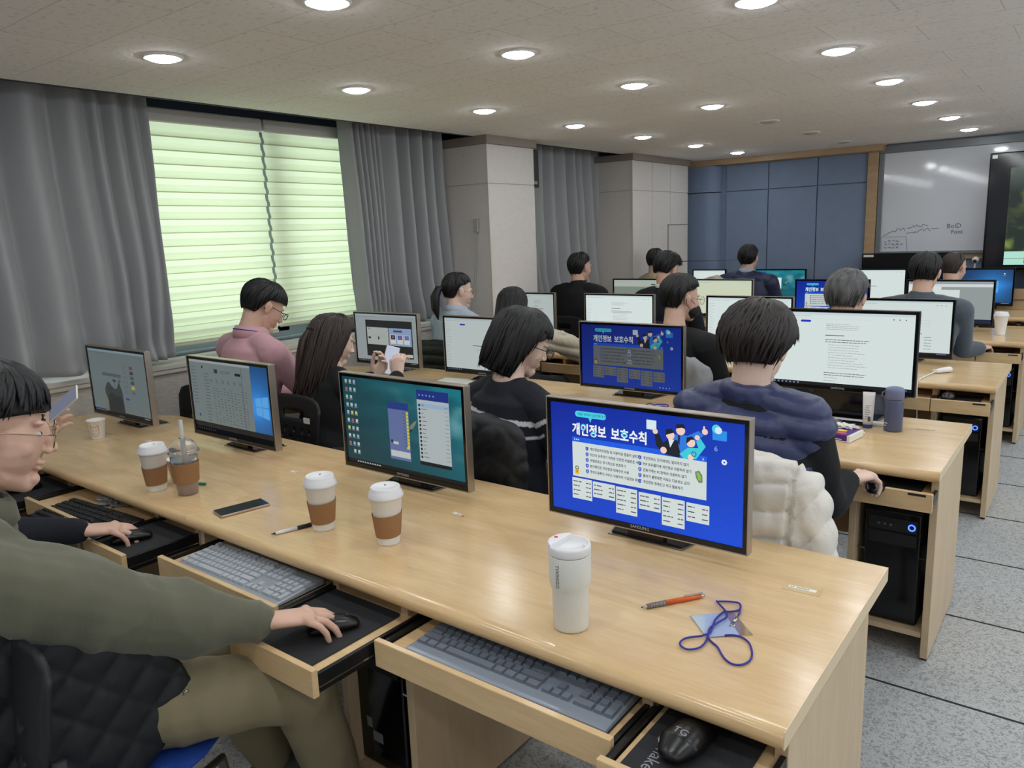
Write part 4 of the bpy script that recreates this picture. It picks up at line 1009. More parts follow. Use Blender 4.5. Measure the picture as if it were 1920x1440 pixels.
def head_pieces(mb, M, ears=True, face=True, s=1.0, fat=1.0):
    """skull, jaw, nose, lips and ears in the head frame: x right, y forward, z up; origin between the ears"""
    T = Matrix(M); old = mb.M; mb.M = T @ Matrix.Diagonal((s, s, s, 1))
    mb.ell((0, -0.012, 0.035), (0.074*fat, 0.096, 0.082)); mb.ell((0, 0.034, -0.02), (0.064*fat, 0.060, 0.082))
    mb.loft([(0, 0.01, -0.05), (0, 0.042, -0.088), (0, 0.07, -0.102)], [(0.058*fat, 0.04), (0.046*fat, 0.032), (0.022, 0.018)], 16, (1, 0, 0))
    if face:
        mb.loft([(0, 0.088, 0.012), (0, 0.098, -0.012), (0, 0.110, -0.030)], [(0.008, 0.008), (0.0095, 0.010), (0.013, 0.009)], 12, (1, 0, 0))
        for sx in (-1, 1):
            mb.ell((sx*0.0125, 0.100, -0.034), (0.008, 0.009, 0.007)); mb.ell((sx*0.030, 0.077, 0.022), (0.024, 0.012, 0.007))
            mb.ell((sx*0.040, 0.058, -0.028), (0.019, 0.020, 0.022))
        mb.ell((0, 0.092, -0.058), (0.021, 0.0085, 0.0055)); mb.ell((0, 0.089, -0.069), (0.018, 0.008, 0.0062)); mb.ell((0, 0.081, -0.092), (0.018, 0.014, 0.014))
    if ears:
        for sx in (-1, 1):
            R = Euler((radians(-8), radians(sx*4), radians(-sx*22))).to_matrix()
            mb.ell((sx*0.079*fat, -0.008, -0.004), (0.0055, 0.018, 0.030), R); mb.ell((sx*0.083*fat, -0.016, 0.006), (0.005, 0.012, 0.020), R); mb.ell((sx*0.075*fat, 0.000, -0.026), (0.005, 0.009, 0.011), R)
    mb.M = old

def hand(mb, Wp, d, n, side=1, curl=(18, 22, 20), spread=5, s=1.0, thumb=0.8, grip=None):
    """Wp wrist point, d direction of the hand, n normal out of the palm; side=+1 thumb on the left when the palm faces down (right hand)"""
    d = Vector(d).normalized(); n = Vector(n); n = (n - d*n.dot(d)).normalized(); lat = d.cross(n).normalized()*side   # towards the thumb

    Wp = Vector(Wp); th = lat  # thumb side direction
    mb.loft([Wp-d*0.05*s, Wp, Wp+d*0.03*s, Wp+d*0.065*s, Wp+d*0.092*s], [(0.027*s, 0.021*s), (0.028*s, 0.019*s), (0.036*s, 0.0165*s), (0.041*s, 0.0145*s), (0.038*s, 0.012*s)], 18, tuple(lat))
    mb.ell(Wp+d*0.035*s+th*0.022*s+n*0.007*s, (0.016*s, 0.026*s, 0.013*s), Matrix((lat, d, n)).transposed())
    L = [(0.030, 0.042, 0.025, 0.021, 0.0092), (0.010, 0.047, 0.029, 0.022, 0.0094), (-0.011, 0.044, 0.027, 0.021, 0.0090), (-0.031, 0.034, 0.021, 0.019, 0.0080)]
    for i, (off, a, b, c, r) in enumerate(L):
        sp = radians(spread*(1.5-i)); base = Wp + d*(0.086 - 0.004*abs(i-1))*s + th*off*s; dd = (d*cos(sp)+th*sin(sp)).normalized()
        pts = [base - dd*0.02*s, base]; ang = 0; p = base; cu = curl[i] if isinstance(curl[0], (tuple, list)) else curl
        for seg, cc in zip((a, b, c), cu):
            ang += radians(cc); p = p + (dd*cos(ang)+n*sin(ang))*seg*s; pts.append(p)
        mb.loft(pts, [r*1.05*s, r*1.1*s, r*1.02*s, r*0.95*s, r*0.78*s], 12)
        mb.ell(base - n*0.004*s, (r*1.15*s,)*3)
    tb = Wp + d*0.018*s + th*0.024*s + n*0.006*s; a = radians(38); d1 = (d*cos(a)+th*sin(a)*thumb+n*0.35).normalized(); d2 = (d*0.92+th*0.32*thumb+n*0.22).normalized()
    mb.loft([tb-d1*0.01*s, tb, tb+d1*0.042*s, tb+d1*0.042*s+d2*0.030*s, tb+d1*0.042*s+d2*0.054*s], [0.013*s, 0.0135*s, 0.0115*s, 0.0105*s, 0.0085*s], 12)

def rotm(yaw, pitch=0, roll=0):
    """yaw turns left (counter-clockwise seen from above), pitch>0 looks down, roll>0 tilts to the right"""
    return (Matrix.Rotation(radians(yaw), 4, 'Z') @ Matrix.Rotation(radians(-pitch), 4, 'X') @ Matrix.Rotation(radians(roll), 4, 'Y'))

def make_hair(M, style, m, parent, s=1.0, seed=1, dirg=None):
    """hair as a thick shell with many combed locks on top; phi=0 faces forward"""
    st = dict(rx=0.082, ry=0.102, rz=0.094, c=(0, -0.014, 0.030), tf=66, ts=86, tb=126, t0=0, L=0, locks=260, lr=0.0042, off=0.004, messy=0.006, flare=0.0, back=100, part=0.0)
    st.update(style); rnd = random.Random(seed); c = Vector(st['c'])
    LL = st['L']; short = not LL; nape = st.get('nape', 0.072)
    def degs(phi): a = abs((phi+pi) % (2*pi)-pi); return a*180/pi
    def sm(x): x = max(0, min(1, x)); return x*x*(3-2*x)
    def tmax(phi):
        cph = cos(phi)
        if cph > 0: return radians(st['ts']+(st['tf']-st['ts'])*min(1, cph*1.5)**1.4)
        return radians(st['ts'])
    def cap(phi, th, k=1.0):
        return c + Vector((st['rx']*k*sin(th)*sin(phi), st['ry']*k*sin(th)*cos(phi), st['rz']*k*cos(th)))
    def hang(phi):
        w = degs(phi)
        if short: return nape*sm((w-84)/38.0)
        return LL*max(0, min(1, (w-(180-st['back']))/25.0))
    def path(phi, q, k=1.0):
        """q 0..1 from crown to tip"""
        L = hang(phi); f0 = min(1, L/0.05); tm = tmax(phi)*(1-f0) + radians(96)*f0; t0 = radians(st['t0'])
        arc = 0.15; qa = arc/(arc+L)
        if q <= qa or L < 1e-4: return cap(phi, t0+(tm-t0)*min(q/qa, 1.05), k)
        f = (q-qa)/(1-qa); p = cap(phi, tm, k); d = f*L
        if short: shrink = 1 - 0.26*f**1.5
        else: shrink = 1 - st.get('pinch', 0.1)*f*f + st['flare']*sin(pi*f)
        q_ = Vector(((p.x-c.x)*shrink+c.x, (p.y-c.y)*(shrink if short else 1-(1-shrink)*0.5)+c.y, p.z-d))
        if dirg: q_ += Vector(dirg)*f*f*d
        return q_
    mb = MB(); mb.M = M @ Matrix.Diagonal((s, s, s, 1)); n = 56; mm = 16 if not st['L'] else 30; vs = []; fs = []
    for lay, k in ((0, 1.0), (1, 0.90)):
        for j in range(mm+1):
            for i in range(n):
                phi = 2*pi*i/n; p = path(phi, j/mm, k)
                nz = noise.noise(Vector((sin(phi)*5+seed, cos(phi)*5, j*0.09)))*0.006 + noise.noise(Vector((sin(phi)*16+seed, cos(phi)*16, j*0.05)))*0.004
                v = (p-c); v.z *= 0.3; p = p + (v.normalized()*nz if lay == 0 and v.length > 1e-5 else Vector())
                vs.append(tuple(p))
    o2 = n*(mm+1)
    for j in range(mm):
        for i in range(n):
            i2 = (i+1) % n; fs.append((j*n+i, (j+1)*n+i, (j+1)*n+i2, j*n+i2)); fs.append((o2+j*n+i, o2+j*n+i2, o2+(j+1)*n+i2, o2+(j+1)*n+i))
    for i in range(n):
        i2 = (i+1) % n; fs.append((mm*n+i, o2+mm*n+i, o2+mm*n+i2, mm*n+i2)); fs.append((i, i2, o2+i2, o2+i))
    mb.add(vs, fs)
    for q in range(st['locks']):
        phi = rnd.uniform(0, 2*pi); L = 0 if short else hang(phi); e = rnd.uniform(0.72, 1.04) if L else rnd.uniform(0.5, 1.05); s0 = rnd.uniform(0.0, 0.5 if not L else 0.25)
        dphi = rnd.uniform(-0.12, 0.12) + (st.get('swirl', 0.25) if not L else 0); pts = []; K = 7; jit = rnd.uniform(-1, 1)
        for k in range(K):
            f = k/(K-1); qq = s0+(e-s0)*f; p = path(phi+dphi*f, min(qq, 1.06), 1.0+0.0*f)
            v = p-c; v.z *= (0.9 if not L else 0.2); v.normalize()
            o = st['off']*(sin(pi*min(1, f*1.1))) + st['messy']*f*f*abs(jit)
            pts.append(p + v*o + Vector((sin(phi+1.57), cos(phi+1.57), 0))*st['messy']*jit*f*0.6)
        r = st['lr']*rnd.uniform(0.6, 1.2)
        mb.loft(pts, [(r*(0.35+sin(pi*min(0.999, 0.15+0.8*k/(K-1)))*0.9)+0.0004)*(1 if k < K-1 else 0.2) for k in range(K)], 5, dome=False)
    return mb.build('hair', m, parent, smooth=True)

def glasses(M, parent, m, s=1.0, rnd_=True, pr=0.021):
    mb = MB(); mb.M = M @ Matrix.Diagonal((s, s, s, 1))
    for sx in (-1, 1):
        pts = []
        for k in range(25):
            a = 2*pi*k/24; x, z = cos(a), sin(a)
            if not rnd_: x = abs(x)**0.6*(1 if x > 0 else -1); z = abs(z)**0.7*(1 if z > 0 else -1)*0.72
            pts.append((sx*0.032+x*pr, 0.112-0.10*abs(sx*0.032+x*pr)**1.0*0.12, -0.002+z*pr))
        mb.tube(pts, 0.0011 if rnd_ else 0.0019, 6)
        mb.tube([(sx*0.053, 0.110, 0.003), (sx*0.072, 0.09, 0.004), (sx*0.080, 0.02, 0.004), (sx*0.081, -0.012, -0.002), (sx*0.079, -0.024, -0.02)], 0.0012 if rnd_ else 0.0018, 6)
    mb.tube([(-0.011, 0.111, 0.003), (0, 0.114, 0.006), (0.011, 0.111, 0.003)], 0.0012, 6)
    g = mb.build('glasses', m, parent, smooth=True)
    mb = MB(); mb.M = M @ Matrix.Diagonal((s, s, s, 1))
    for sx in (-1, 1): mb.loft([(sx*0.032, 0.1085, -0.002), (sx*0.032, 0.1095, -0.002)], [(pr*0.97, pr*0.97*(1 if rnd_ else .72))]*2, 20, (1, 0, 0), dome=False)
    mb.build('lenses', M_glass, g)
    return g
def eyes(M, parent, s=1.0):
    for sx in (-1, 1):
        mb = MB(); mb.M = M @ Matrix.Diagonal((s, s, s, 1)); mb.ell((sx*0.031, 0.0785, 0.0), (0.0125, 0.0115, 0.0065)); o = mb.build('eye', mat('eye white', rgb(206, 198, 192), 0.2), parent, smooth=True)
        mb = MB(); mb.M = M @ Matrix.Diagonal((s, s, s, 1)); mb.ell((sx*0.031, 0.0852, 0.0), (0.0055, 0.006, 0.0055)); mb.build('iris', M_gloss, o, smooth=True)
        mb = MB(); mb.M = M @ Matrix.Diagonal((s, s, s, 1)); mb.loft([(sx*0.016, 0.089, 0.024), (sx*0.032, 0.090, 0.029), (sx*0.050, 0.080, 0.024)], [(0.002, 0.002), (0.004, 0.0025), (0.001, 0.001)], 8); mb.build('eyebrow', H_black, parent, smooth=True)

def wrinkle(amp=0.006, f=9, seed=0):
    def fn(co, n):
        a = noise.noise(Vector((co.x*f+seed, co.y*f, co.z*f*0.55))); b = noise.noise(Vector((co.x*f*2.2, co.y*f*2.2+seed, co.z*f*1.4)))
        return amp*(1-abs(a)*2.2) + amp*0.5*b
    return fn
def puff(h=0.075, amp=0.012, ph=0.0, seed=0, tilt=0.0):
    def fn(co, n):
        z = (co.z + tilt*co.x + 0.006*noise.noise(Vector((co.x*4, co.y*4, seed))) + ph)/h; f = abs(sin(pi*z))
        return amp*(f**0.55) - amp*0.5 + 0.003*noise.noise(co*38)
    return fn
def quilt(h=0.09, amp=0.006, ph=0.0):
    def fn(co, n):
        if abs(n.x) < 0.93: return 0.0
        a = (co.x*0.8+co.y+co.z)/h; b = (co.x*0.8+co.y-co.z)/h
        return amp*min(abs(sin(pi*a)), abs(sin(pi*b)))**0.5 - amp*0.5 + 0.003*noise.noise(co*14)
    return fn

def person(label, H, yaw=0, pitch=10, roll=0, hs=1.0, skin=None, hair=None, hmat=None, hseed=1, top=None, pants=None, lean=0.0, sw=0.19, body_yaw=None,
           R=None, Lh=None, chest=None, hip=None, wr=None, vox=0.005, topvox=0.0085, scale=1.06, extra=None, fat=1.0, handR=True, handL=True, sleeve=True, hd=None, ears=True, legs=True,
           curlR=(22, 26, 22), curlL=(22, 26, 22), collar=None, knees=None, hdirR=None, hdirL=None, npR=None, npL=None, face=True, nb=None, facefat=1.0, shz=0.0, hso=None):
    """H centre of the head; R / Lh = (elbow, wrist) world points of the arms"""
    H = Vector(H); by = radians(body_yaw if body_yaw is not None else yaw*0.35); sc_ = scale
    X = Vector((cos(by), sin(by), 0)); Y = Vector((-sin(by), cos(by), 0)); Z = Vector((0, 0, 1))
    N = Vector(nb) if nb else H + (-Y*0.035 - Z*0.135)*sc_                     # base of the neck
    hp = Vector(hip) if hip else Vector((N.x, N.y, 0)) - Y*(0.03+lean) + Z*0.575
    ch = N - Z*0.16*sc_ - Y*0.01
    sh = {1: N + X*sw*sc_ - Z*(0.078+shz)*sc_, -1: N - X*sw*sc_ - Z*(0.078+shz)*sc_}
    arms = {}
    for sd, a in ((1, R), (-1, Lh)):
        if a: arms[sd] = [Vector(a[0]), Vector(a[1])]
        else: arms[sd] = [sh[sd] + X*sd*0.05 + Y*0.07 - Z*0.25*sc_, sh[sd] - X*sd*0.02 + Y*0.33 - Z*0.28*sc_]
    rt = thing('person', label, 'person', (hp.x, hp.y, 0), 0, 'people seated at the desks'); inv = Matrix.Translation((-hp.x, -hp.y, 0))
    M = Matrix.Translation(H) @ rotm(yaw, pitch, roll)
    mb = MB(); head_pieces(mb, M, s=hs*sc_, ears=ears, face=face, fat=facefat)
    Mh = M
    nt = H + (M.to_3x3() @ Vector((0, -0.028, -0.045)))*sc_
    mb.loft([nt, nt*0.5+N*0.5 - Y*0.004, N + Z*0.02, N - Z*0.05], [0.056*fat*sc_, 0.055*fat*sc_, 0.060*fat*sc_, 0.068*sc_], 18)
    mb.loft([hp, hp*0.5+ch*0.5, ch, N-Z*0.03], [(0.14, 0.085), (0.12, 0.075), (0.13, 0.075), (0.08, 0.045)], 18, tuple(X))
    for sd in (1, -1):
        e, w = arms[sd]; S = sh[sd]
        mb.loft([N-Z*0.05, S], [0.045, 0.045], 12); mb.loft([S, S*0.5+e*0.5, e], [0.043*sc_, 0.04*sc_, 0.036*sc_], 12); mb.loft([e, e*0.6+w*0.4, w], [0.036*sc_, 0.036*sc_, (0.026*sc_, 0.021*sc_)], 12)
        if (sd == 1 and handR) or (sd == -1 and handL):
            dd = (hdirR if sd == 1 else hdirL) or tuple((Vector((w-e).xy.to_3d()).normalized()*0.97 - Z*0.12))
            nn = (npR if sd == 1 else npL) or (0, 0, -1)
            hand(mb, w, dd, nn, side=sd, curl=(curlR if sd == 1 else curlL), s=sc_)
    mb.M = Matrix.Identity(4)
    me = remesh(mb, 'body', vox, 3, 0.5)
    me.transform(inv); o = link('body', me, rt, skin or M_skin)
    if hair is not None: make_hair(inv @ M, hair, hmat or H_black, rt, s=(hso or hs)*sc_, seed=hseed)
    # upper garment
    if top:
        g = MB(); f = fat*sc_*top.get('f', 1.0)
        g.loft([hp-Z*0.02, hp+Z*0.06, hp*0.55+ch*0.45, ch-Z*0.02, ch+Z*0.09*sc_, N-Z*0.028*sc_], [(0.195*f, 0.135*f), (0.185*f, 0.13*f), (0.17*f, 0.118*f), (0.19*f, 0.122*f), (0.165*f, 0.10*f), (0.085*f, 0.07*f)], 24, tuple(X), dome=True)
        rs = top.get('r', 1.0)
        g.loft([ch+Z*0.05*sc_, N-Z*0.035*sc_-Y*0.006, N+Z*0.004*sc_-Y*0.002], [(0.15*sc_, 0.085*sc_), (0.100*sc_, 0.082*sc_), (0.073*sc_, 0.070*sc_)], 20, tuple(X), dome=False)
        for sd in (1, -1):
            e, w = arms[sd]; S = sh[sd]; c2 = w*0.93+e*0.07
            g.loft([N-Z*0.045*sc_-Y*0.0, N*0.5+S*0.5-Z*0.005, S+Z*0.004], [0.062*sc_, 0.060*sc_, 0.060*min(rs, 1.15)*sc_], 16)
            if top.get('sleeve', True):
                g.loft([S, S*0.6+e*0.4, e*0.9+S*0.1], [0.064*min(rs, 1.18)*sc_, 0.057*rs*sc_, 0.052*rs*sc_], 16); g.loft([e*0.97+S*0.03, e*0.6+w*0.4, c2], [0.052*rs*sc_, 0.047*rs*sc_, 0.037*top.get('cuff', rs)*sc_], 16)
        ck = top.get('collar')
        if ck == 'high': g.loft([N-Z*0.03, N+Z*0.035*sc_+Y*0.004], [0.075*sc_, 0.064*sc_], 20, dome=False)
        elif ck == 'crew': g.loft([N-Z*0.05, N+Z*0.005], [0.085*sc_, 0.072*sc_], 20, dome=False)
        me = remesh(g, 'garment', topvox, top.get('it', 6), 0.5, top.get('disp') or wrinkle(0.005, 8, hseed)); me.transform(inv)
        tm = top['mat']
        if top.get('col'): color_verts(me, lambda co: top['col'](co + Vector((hp.x, hp.y, 0))))
        link(top.get('name', 'sweater'), me, rt, tm)
        if top.get('over'):
            ov = top['over']; g = MB(); f2 = f*0.98
            g.loft([hp-Z*0.01, hp+Z*0.06, hp*0.55+ch*0.45, ch-Z*0.02, ch+Z*0.09*sc_, N-Z*0.028*sc_], [(0.205*f2, 0.145*f2), (0.195*f2, 0.14*f2), (0.18*f2, 0.128*f2), (0.19*f2, 0.13*f2), (0.17*f2, 0.11*f2), (0.09*f2, 0.078*f2)], 24, tuple(X))
            for sd in (1, -1): S = sh[sd]; g.loft([N-Z*0.04*sc_, N*0.5+S*0.5, S*0.96+N*0.04+Z*0.002], [0.068*sc_, 0.069*sc_, 0.083*sc_], 16)
            if ov.get('collar'): g.loft([N-Z*0.03, N+Z*0.04*sc_], [0.082*sc_, 0.076*sc_], 20, dome=False)
            me = remesh(g, 'over', topvox, 5, 0.5, ov.get('disp')); me.transform(inv); link(ov['name'], me, rt, ov['mat'])
        if collar:
            g = MB(); nn = nt*0.35+N*0.65; ax = (nt-N).normalized(); r0, r1, hgt, dz = collar['r']
            pts = []
            n = 28; vs = []; fs = []
            for j, (rr, zz) in enumerate(((r0, -0.02), (r0*0.98, hgt), (r0*0.98+0.006, hgt+0.004), (r1, hgt*0.45), (r1+0.003, -0.02+dz))):
                for k in range(n):
                    a = 2*pi*k/n; p = N + X*cos(a)*rr*sc_ + Y*sin(a)*rr*sc_*1.0 + Z*(zz + 0.012*(-sin(a)))*sc_ + Y*0.01; vs.append(tuple(p))
            for j in range(4):
                for k in range(n): k2 = (k+1) % n; fs.append((j*n+k, j*n+k2, (j+1)*n+k2, (j+1)*n+k))
            g.M = inv; g.add(vs, fs); cc = g.build('collar', collar['mat'], rt, smooth=True); so = cc.modifiers.new('thick', 'SOLIDIFY'); so.thickness = 0.003
    # trousers and shoes
    if legs:
        lf = (extra or {}).get('legs', 1.0)
        kn = knees or [hp + X*0.10 + Y*0.42 - Z*0.05, hp - X*0.10 + Y*0.42 - Z*0.05]
        g = MB(); g.loft([hp-X*0.10, hp+X*0.10], [0.105, 0.105], 16); ft = []
        for i, k in enumerate(kn):
            k = Vector(k); sd = 1 if i == 0 else -1; hj = hp + X*sd*0.09
            an = (extra['ankles'][i] if extra and 'ankles' in extra else Vector((k.x, k.y, 0.12)) + Y*(-0.02))
            g.loft([hj, hj*0.4+k*0.6, k], [0.088*lf, 0.078*lf, 0.068*lf], 16); g.loft([k, k*0.45+an*0.55, an], [0.068*lf, 0.064*lf, 0.056*lf], 16); ft.append(an)
        me = remesh(g, 'trousers', 0.011 if vox > 0.004 else 0.008, 5, 0.5, wrinkle(0.006, 10, 3)); me.transform(inv); link('trousers', me, rt, (pants or mat('dark trousers', rgb(34, 36, 42), 0.85)))
        for an in ft:
            g = MB(); g.M = inv; a = Vector((an.x, an.y, 0)); 
            g.loft([a-Y*0.06+Z*0.045, a+Z*0.05, a+Y*0.09+Z*0.04, a+Y*0.17+Z*0.032], [(0.036, 0.042), (0.042, 0.048), (0.045, 0.036), (0.036, 0.026)], 16, tuple(X))
            me2 = remesh(g, 'shoe', 0.008, 3); sh_ = link('shoe', me2, rt, (extra or {}).get('shoe') or mat('dark shoe leather', rgb(40, 40, 44), 0.6))
            g = MB(); g.M = inv; g.loft([a-Y*0.07+Z*0.013, a+Y*0.02+Z*0.013, a+Y*0.19+Z*0.013], [(0.04, 0.012), (0.045, 0.012), (0.038, 0.012)], 16, tuple(X)); g.build('sole', mat('pale sole', rgb(200, 198, 192), 0.6), sh_, smooth=True)
    rt['_M'] = 0; del rt['_M']
    return rt, inv @ M, inv, dict(N=N, X=X, Y=Y, Z=Z, sh=sh, hp=hp, ch=ch, nt=nt)

def knit(name, c, rough=0.9): return mat(name, c, rough, bump=(260, 0.4), sheen=0.2)
K_olive = knit('olive sweatshirt cloth', rgb(98, 98, 80)); K_pink = knit('pink cotton', rgb(206, 160, 168)); K_black = mat('black knit', rgb(15, 16, 19), 0.9, bump=(260, 0.4)); K_navy = mat('navy knit', rgb(18, 21, 31), 0.9, bump=(260, 0.4))
K_ink = mat('dark navy nylon', rgb(30, 36, 58), 0.45, bump=(50, 0.4, 0.003)); K_slate = knit('slate wool', rgb(78, 88, 98)); K_beige = mat('beige nylon', rgb(186, 176, 156), 0.5, bump=(45, 0.5, 0.004)); K_sand = knit('sand cotton', rgb(176, 162, 128))
K_stripe = attr_mat('striped shirting', 0.8, bump=(200, 0.3)); K_khaki = mat('khaki twill', rgb(132, 122, 94), 0.85, bump=(300, 0.3)); K_vest = mat('quilted navy nylon', rgb(52, 60, 98), 0.4, bump=(60, 0.35, 0.003))
K_nv = attr_mat('navy knit with white stripes', 0.85, bump=(260, 0.3)); M_ivory = mat('ivory puffer nylon', rgb(226, 222, 214), 0.45, bump=(40, 0.6, 0.004)); M_quilt = mat('quilted black nylon', rgb(15, 17, 22), 0.55, bump=(80, 0.3))
G_gold = mat('thin gold rim', rgb(170, 150, 120), 0.25, 1.0); G_black = mat('black acetate', rgb(16, 16, 18), 0.25)
# ---------------------------------------------------------------- the people
V = Vector
def stripes(co, pitch=0.013, a=rgb(150, 164, 190), b=rgb(206, 214, 226)):
    f = 0.5+0.5*sin(2*pi*(co.x+co.y)/pitch); return mix(b, a, f)
# 1 near man in olive sweatshirt, left edge of the photo
p1, M1, inv1, d1 = person('young man in olive sweatshirt and round glasses, right hand on a mouse, nearest person', (-1.372, -0.632, 1.215), yaw=-20, pitch=14, roll=-2, hs=1.02, body_yaw=-8,
    hair=dict(tf=84, ts=92, tb=122, rx=0.086, ry=0.108, rz=0.096, locks=420, off=0.005, swirl=0.15), hseed=3, top=dict(mat=K_olive, collar='crew', r=1.48, cuff=0.9, disp=wrinkle(0.012, 9, 4), it=5, f=1.04), pants=K_khaki, collar=dict(mat=K_olive, r=(0.070, 0.086, 0.028, 0.0)),
    R=((-1.20, -0.465, 0.78), (-1.085, -0.235, 0.702)), Lh=((-1.66, -0.62, 0.76), (-1.52, -0.42, 0.62)), nb=(-1.40, -0.70, 1.05), hip=(-1.40, -0.60, 0.575), knees=[(-1.07, -0.17, 0.51), (-1.42, -0.19, 0.50)],
    vox=0.0034, topvox=0.006, curlR=((14, 22, 18), (16, 24, 18), (20, 24, 20), (26, 26, 20)), hdirR=(0.55, 0.83, -0.06), npR=(0.1, 0, -1), sw=0.20, extra=dict(shoe=mat('grey suede shoe', rgb(88, 92, 98), 0.8), legs=1.12, ankles=[V((-1.16, -0.03, 0.12)), V((-1.42, -0.06, 0.12))]), shz=-0.005)
mb = MB(); mb.M = inv1; mb.loft([(-1.113, -0.293, 0.712), (-1.104, -0.272, 0.709), (-1.092, -0.247, 0.706)], [(0.040, 0.034), (0.037, 0.031), (0.033, 0.028)], 40, dome=False); mb.build('cuff', K_olive, p1, smooth=True)
glasses(M1, p1, G_gold, 1.05, True, 0.0235); eyes(M1, p1, 1.04)
# quilted vest-like jacket hanging over his chair and hip
mb = MB()
poly = [(-0.80, 0.93), (-0.72, 0.93), (-0.64, 0.86), (-0.53, 0.78), (-0.45, 0.73), (-0.41, 0.66), (-0.39, 0.60), (-0.395, 0.56), (-0.455, 0.51), (-0.53, 0.45), (-0.60, 0.39), (-0.72, 0.37), (-0.80, 0.40)]
mb.prism(poly, -1.172, -1.142, 'x'); mb.loft([(-1.19, -0.76, 0.88), (-1.19, -0.76, 0.7), (-1.20, -0.75, 0.52)], [0.04, 0.045, 0.04], 14)
me = remesh(mb, 'jacket', 0.007, 8, 0.5, quilt(0.10, 0.010)); o = link('quilted_jacket', me, None, M_quilt); tag(o, 'black quilted jacket draped over the nearest chair behind the olive sleeve', 'jacket')
mb = MB(); mb.lathe([(0.0075, 0), (0.0085, 0.002), (0.006, 0.004)], 16); b = mb.build('snap_button', M_steel, o, smooth=True); b.location = (-1.134, -0.42, 0.60); b.rotation_euler = (0, pi/2, 0)
chair(-1.235, -0.775, 'chair of the olive-sweatshirt man, black perforated back at the left photo edge', radians(20))
# 2 neighbour in navy sleeve using the black keyboard (body outside the picture)
person('person in dark navy sweater whose right hand rests on a mouse beside the black keyboard', (-2.32, -0.62, 1.18), yaw=0, pitch=15, hair=dict(), top=dict(mat=K_navy), R=((-2.19, -0.42, 0.73), (-2.085, -0.215, 0.700)), hdirR=(0.5, 0.86, -0.08), curlR=((16, 26, 20), (18, 28, 20), (22, 28, 22), (28, 28, 22)), vox=0.004)
chair(-2.32, -0.90, 'chair of the navy-sweater person at the nearest desk row')
# 3 person holding a phone at the window seat
person('person at the window end of the nearest desk row, holding up a phone', (-3.30, -0.52, 1.17), yaw=0, pitch=12, hair=dict(), top=dict(mat=K_black), R=((-2.98, -0.30, 0.74), (-2.745, -0.065, 0.850)), hdirR=(0.55, 0.30, 0.85), npR=(-0.45, 0.9, -0.1), curlR=(30, 40, 34), vox=0.004)
chair(-3.30, -0.80, 'chair at the window end of the nearest desk row')
def phone(nm, loc, R, label, glow=None, case=M_black, s=1.0):
    t = thing(nm, label, 'phone', loc); t.rotation_euler = R.to_euler() if hasattr(R, 'to_euler') else R; t.scale = (s, s, s)
    mb = MB(); mb.box(-0.036, 0.036, -0.077, 0.077, 0, 0.008); mb.build('case', case, t, bevel=0.0035, seg=3)
    mb = MB(); mb.box(-0.0335, 0.0335, -0.0745, 0.0745, 0.008, 0.0085); mb.build('screen', glow or M_gloss, t)
    return t
M_ph = mat('phone picture', rgb(80, 84, 96), 0.2, emit=rgb(150, 156, 180), estr=0.35)
M_ph2 = mat('phone page', rgb(80, 84, 96), 0.2, emit=rgb(196, 206, 226), estr=0.8)
def frame_to(x, y, z):  # rotation matrix from axes
    x = V(x).normalized(); z = (V(z)-x*V(z).dot(x)).normalized(); y = z.cross(x); return Matrix((x, y, z)).transposed().to_4x4()
yx = V((0.095, 0.06, 0.083)); n_ = V((0.02, -0.85, 0.55)); n_ = (n_-yx*n_.dot(yx)/yx.dot(yx)).normalized(); xx = yx.normalized().cross(n_)
phone('smartphone', (-2.629, -0.003, 1.005), frame_to(xx, yx, n_), 'phone with white edge held up above the desk before the leftmost monitor', M_ph, mat('white phone edge', rgb(226, 222, 214), 0.3))

# second row
p, M, inv, d = person('man in pink polo shirt with blue lanyard, head bowed, by the window', (-3.12, 1.22, 1.240), yaw=-14, pitch=32, hair=dict(tf=78, ts=88, tb=124, rx=0.090, ry=0.110, rz=0.098, locks=360), hseed=5, body_yaw=-4,
    top=dict(mat=K_pink, r=1.1, disp=wrinkle(0.006, 7, 2), f=1.08, name='polo_shirt'), pants=mat('grey trousers', rgb(84, 86, 84), 0.85), collar=dict(mat=K_pink, r=(0.066, 0.086, 0.038, 0.0)), hip=(-3.18, 1.05, 0.575), nb=(-3.14, 1.13, 1.10), sw=0.205,
    R=((-2.93, 1.32, 0.76), (-2.98, 1.56, 0.70)))
glasses(M, p, G_black, 1.05, False, 0.022)
mb = MB(); mb.M = inv; N = d['N']; pts = [N + d['X']*cos(a)*0.087 + d['Y']*(sin(a)*0.085+0.008) + V((0, 0, 0.018-0.022*sin(a))) for a in [2*pi*k/32 for k in range(33)]]
mb.tube(pts, 0.0032, 6); mb.build('lanyard', mat('royal blue cord', rgb(44, 44, 150), 0.6), p, smooth=True)
chair(-3.18, 0.85, 'chair of the man in the pink polo shirt')
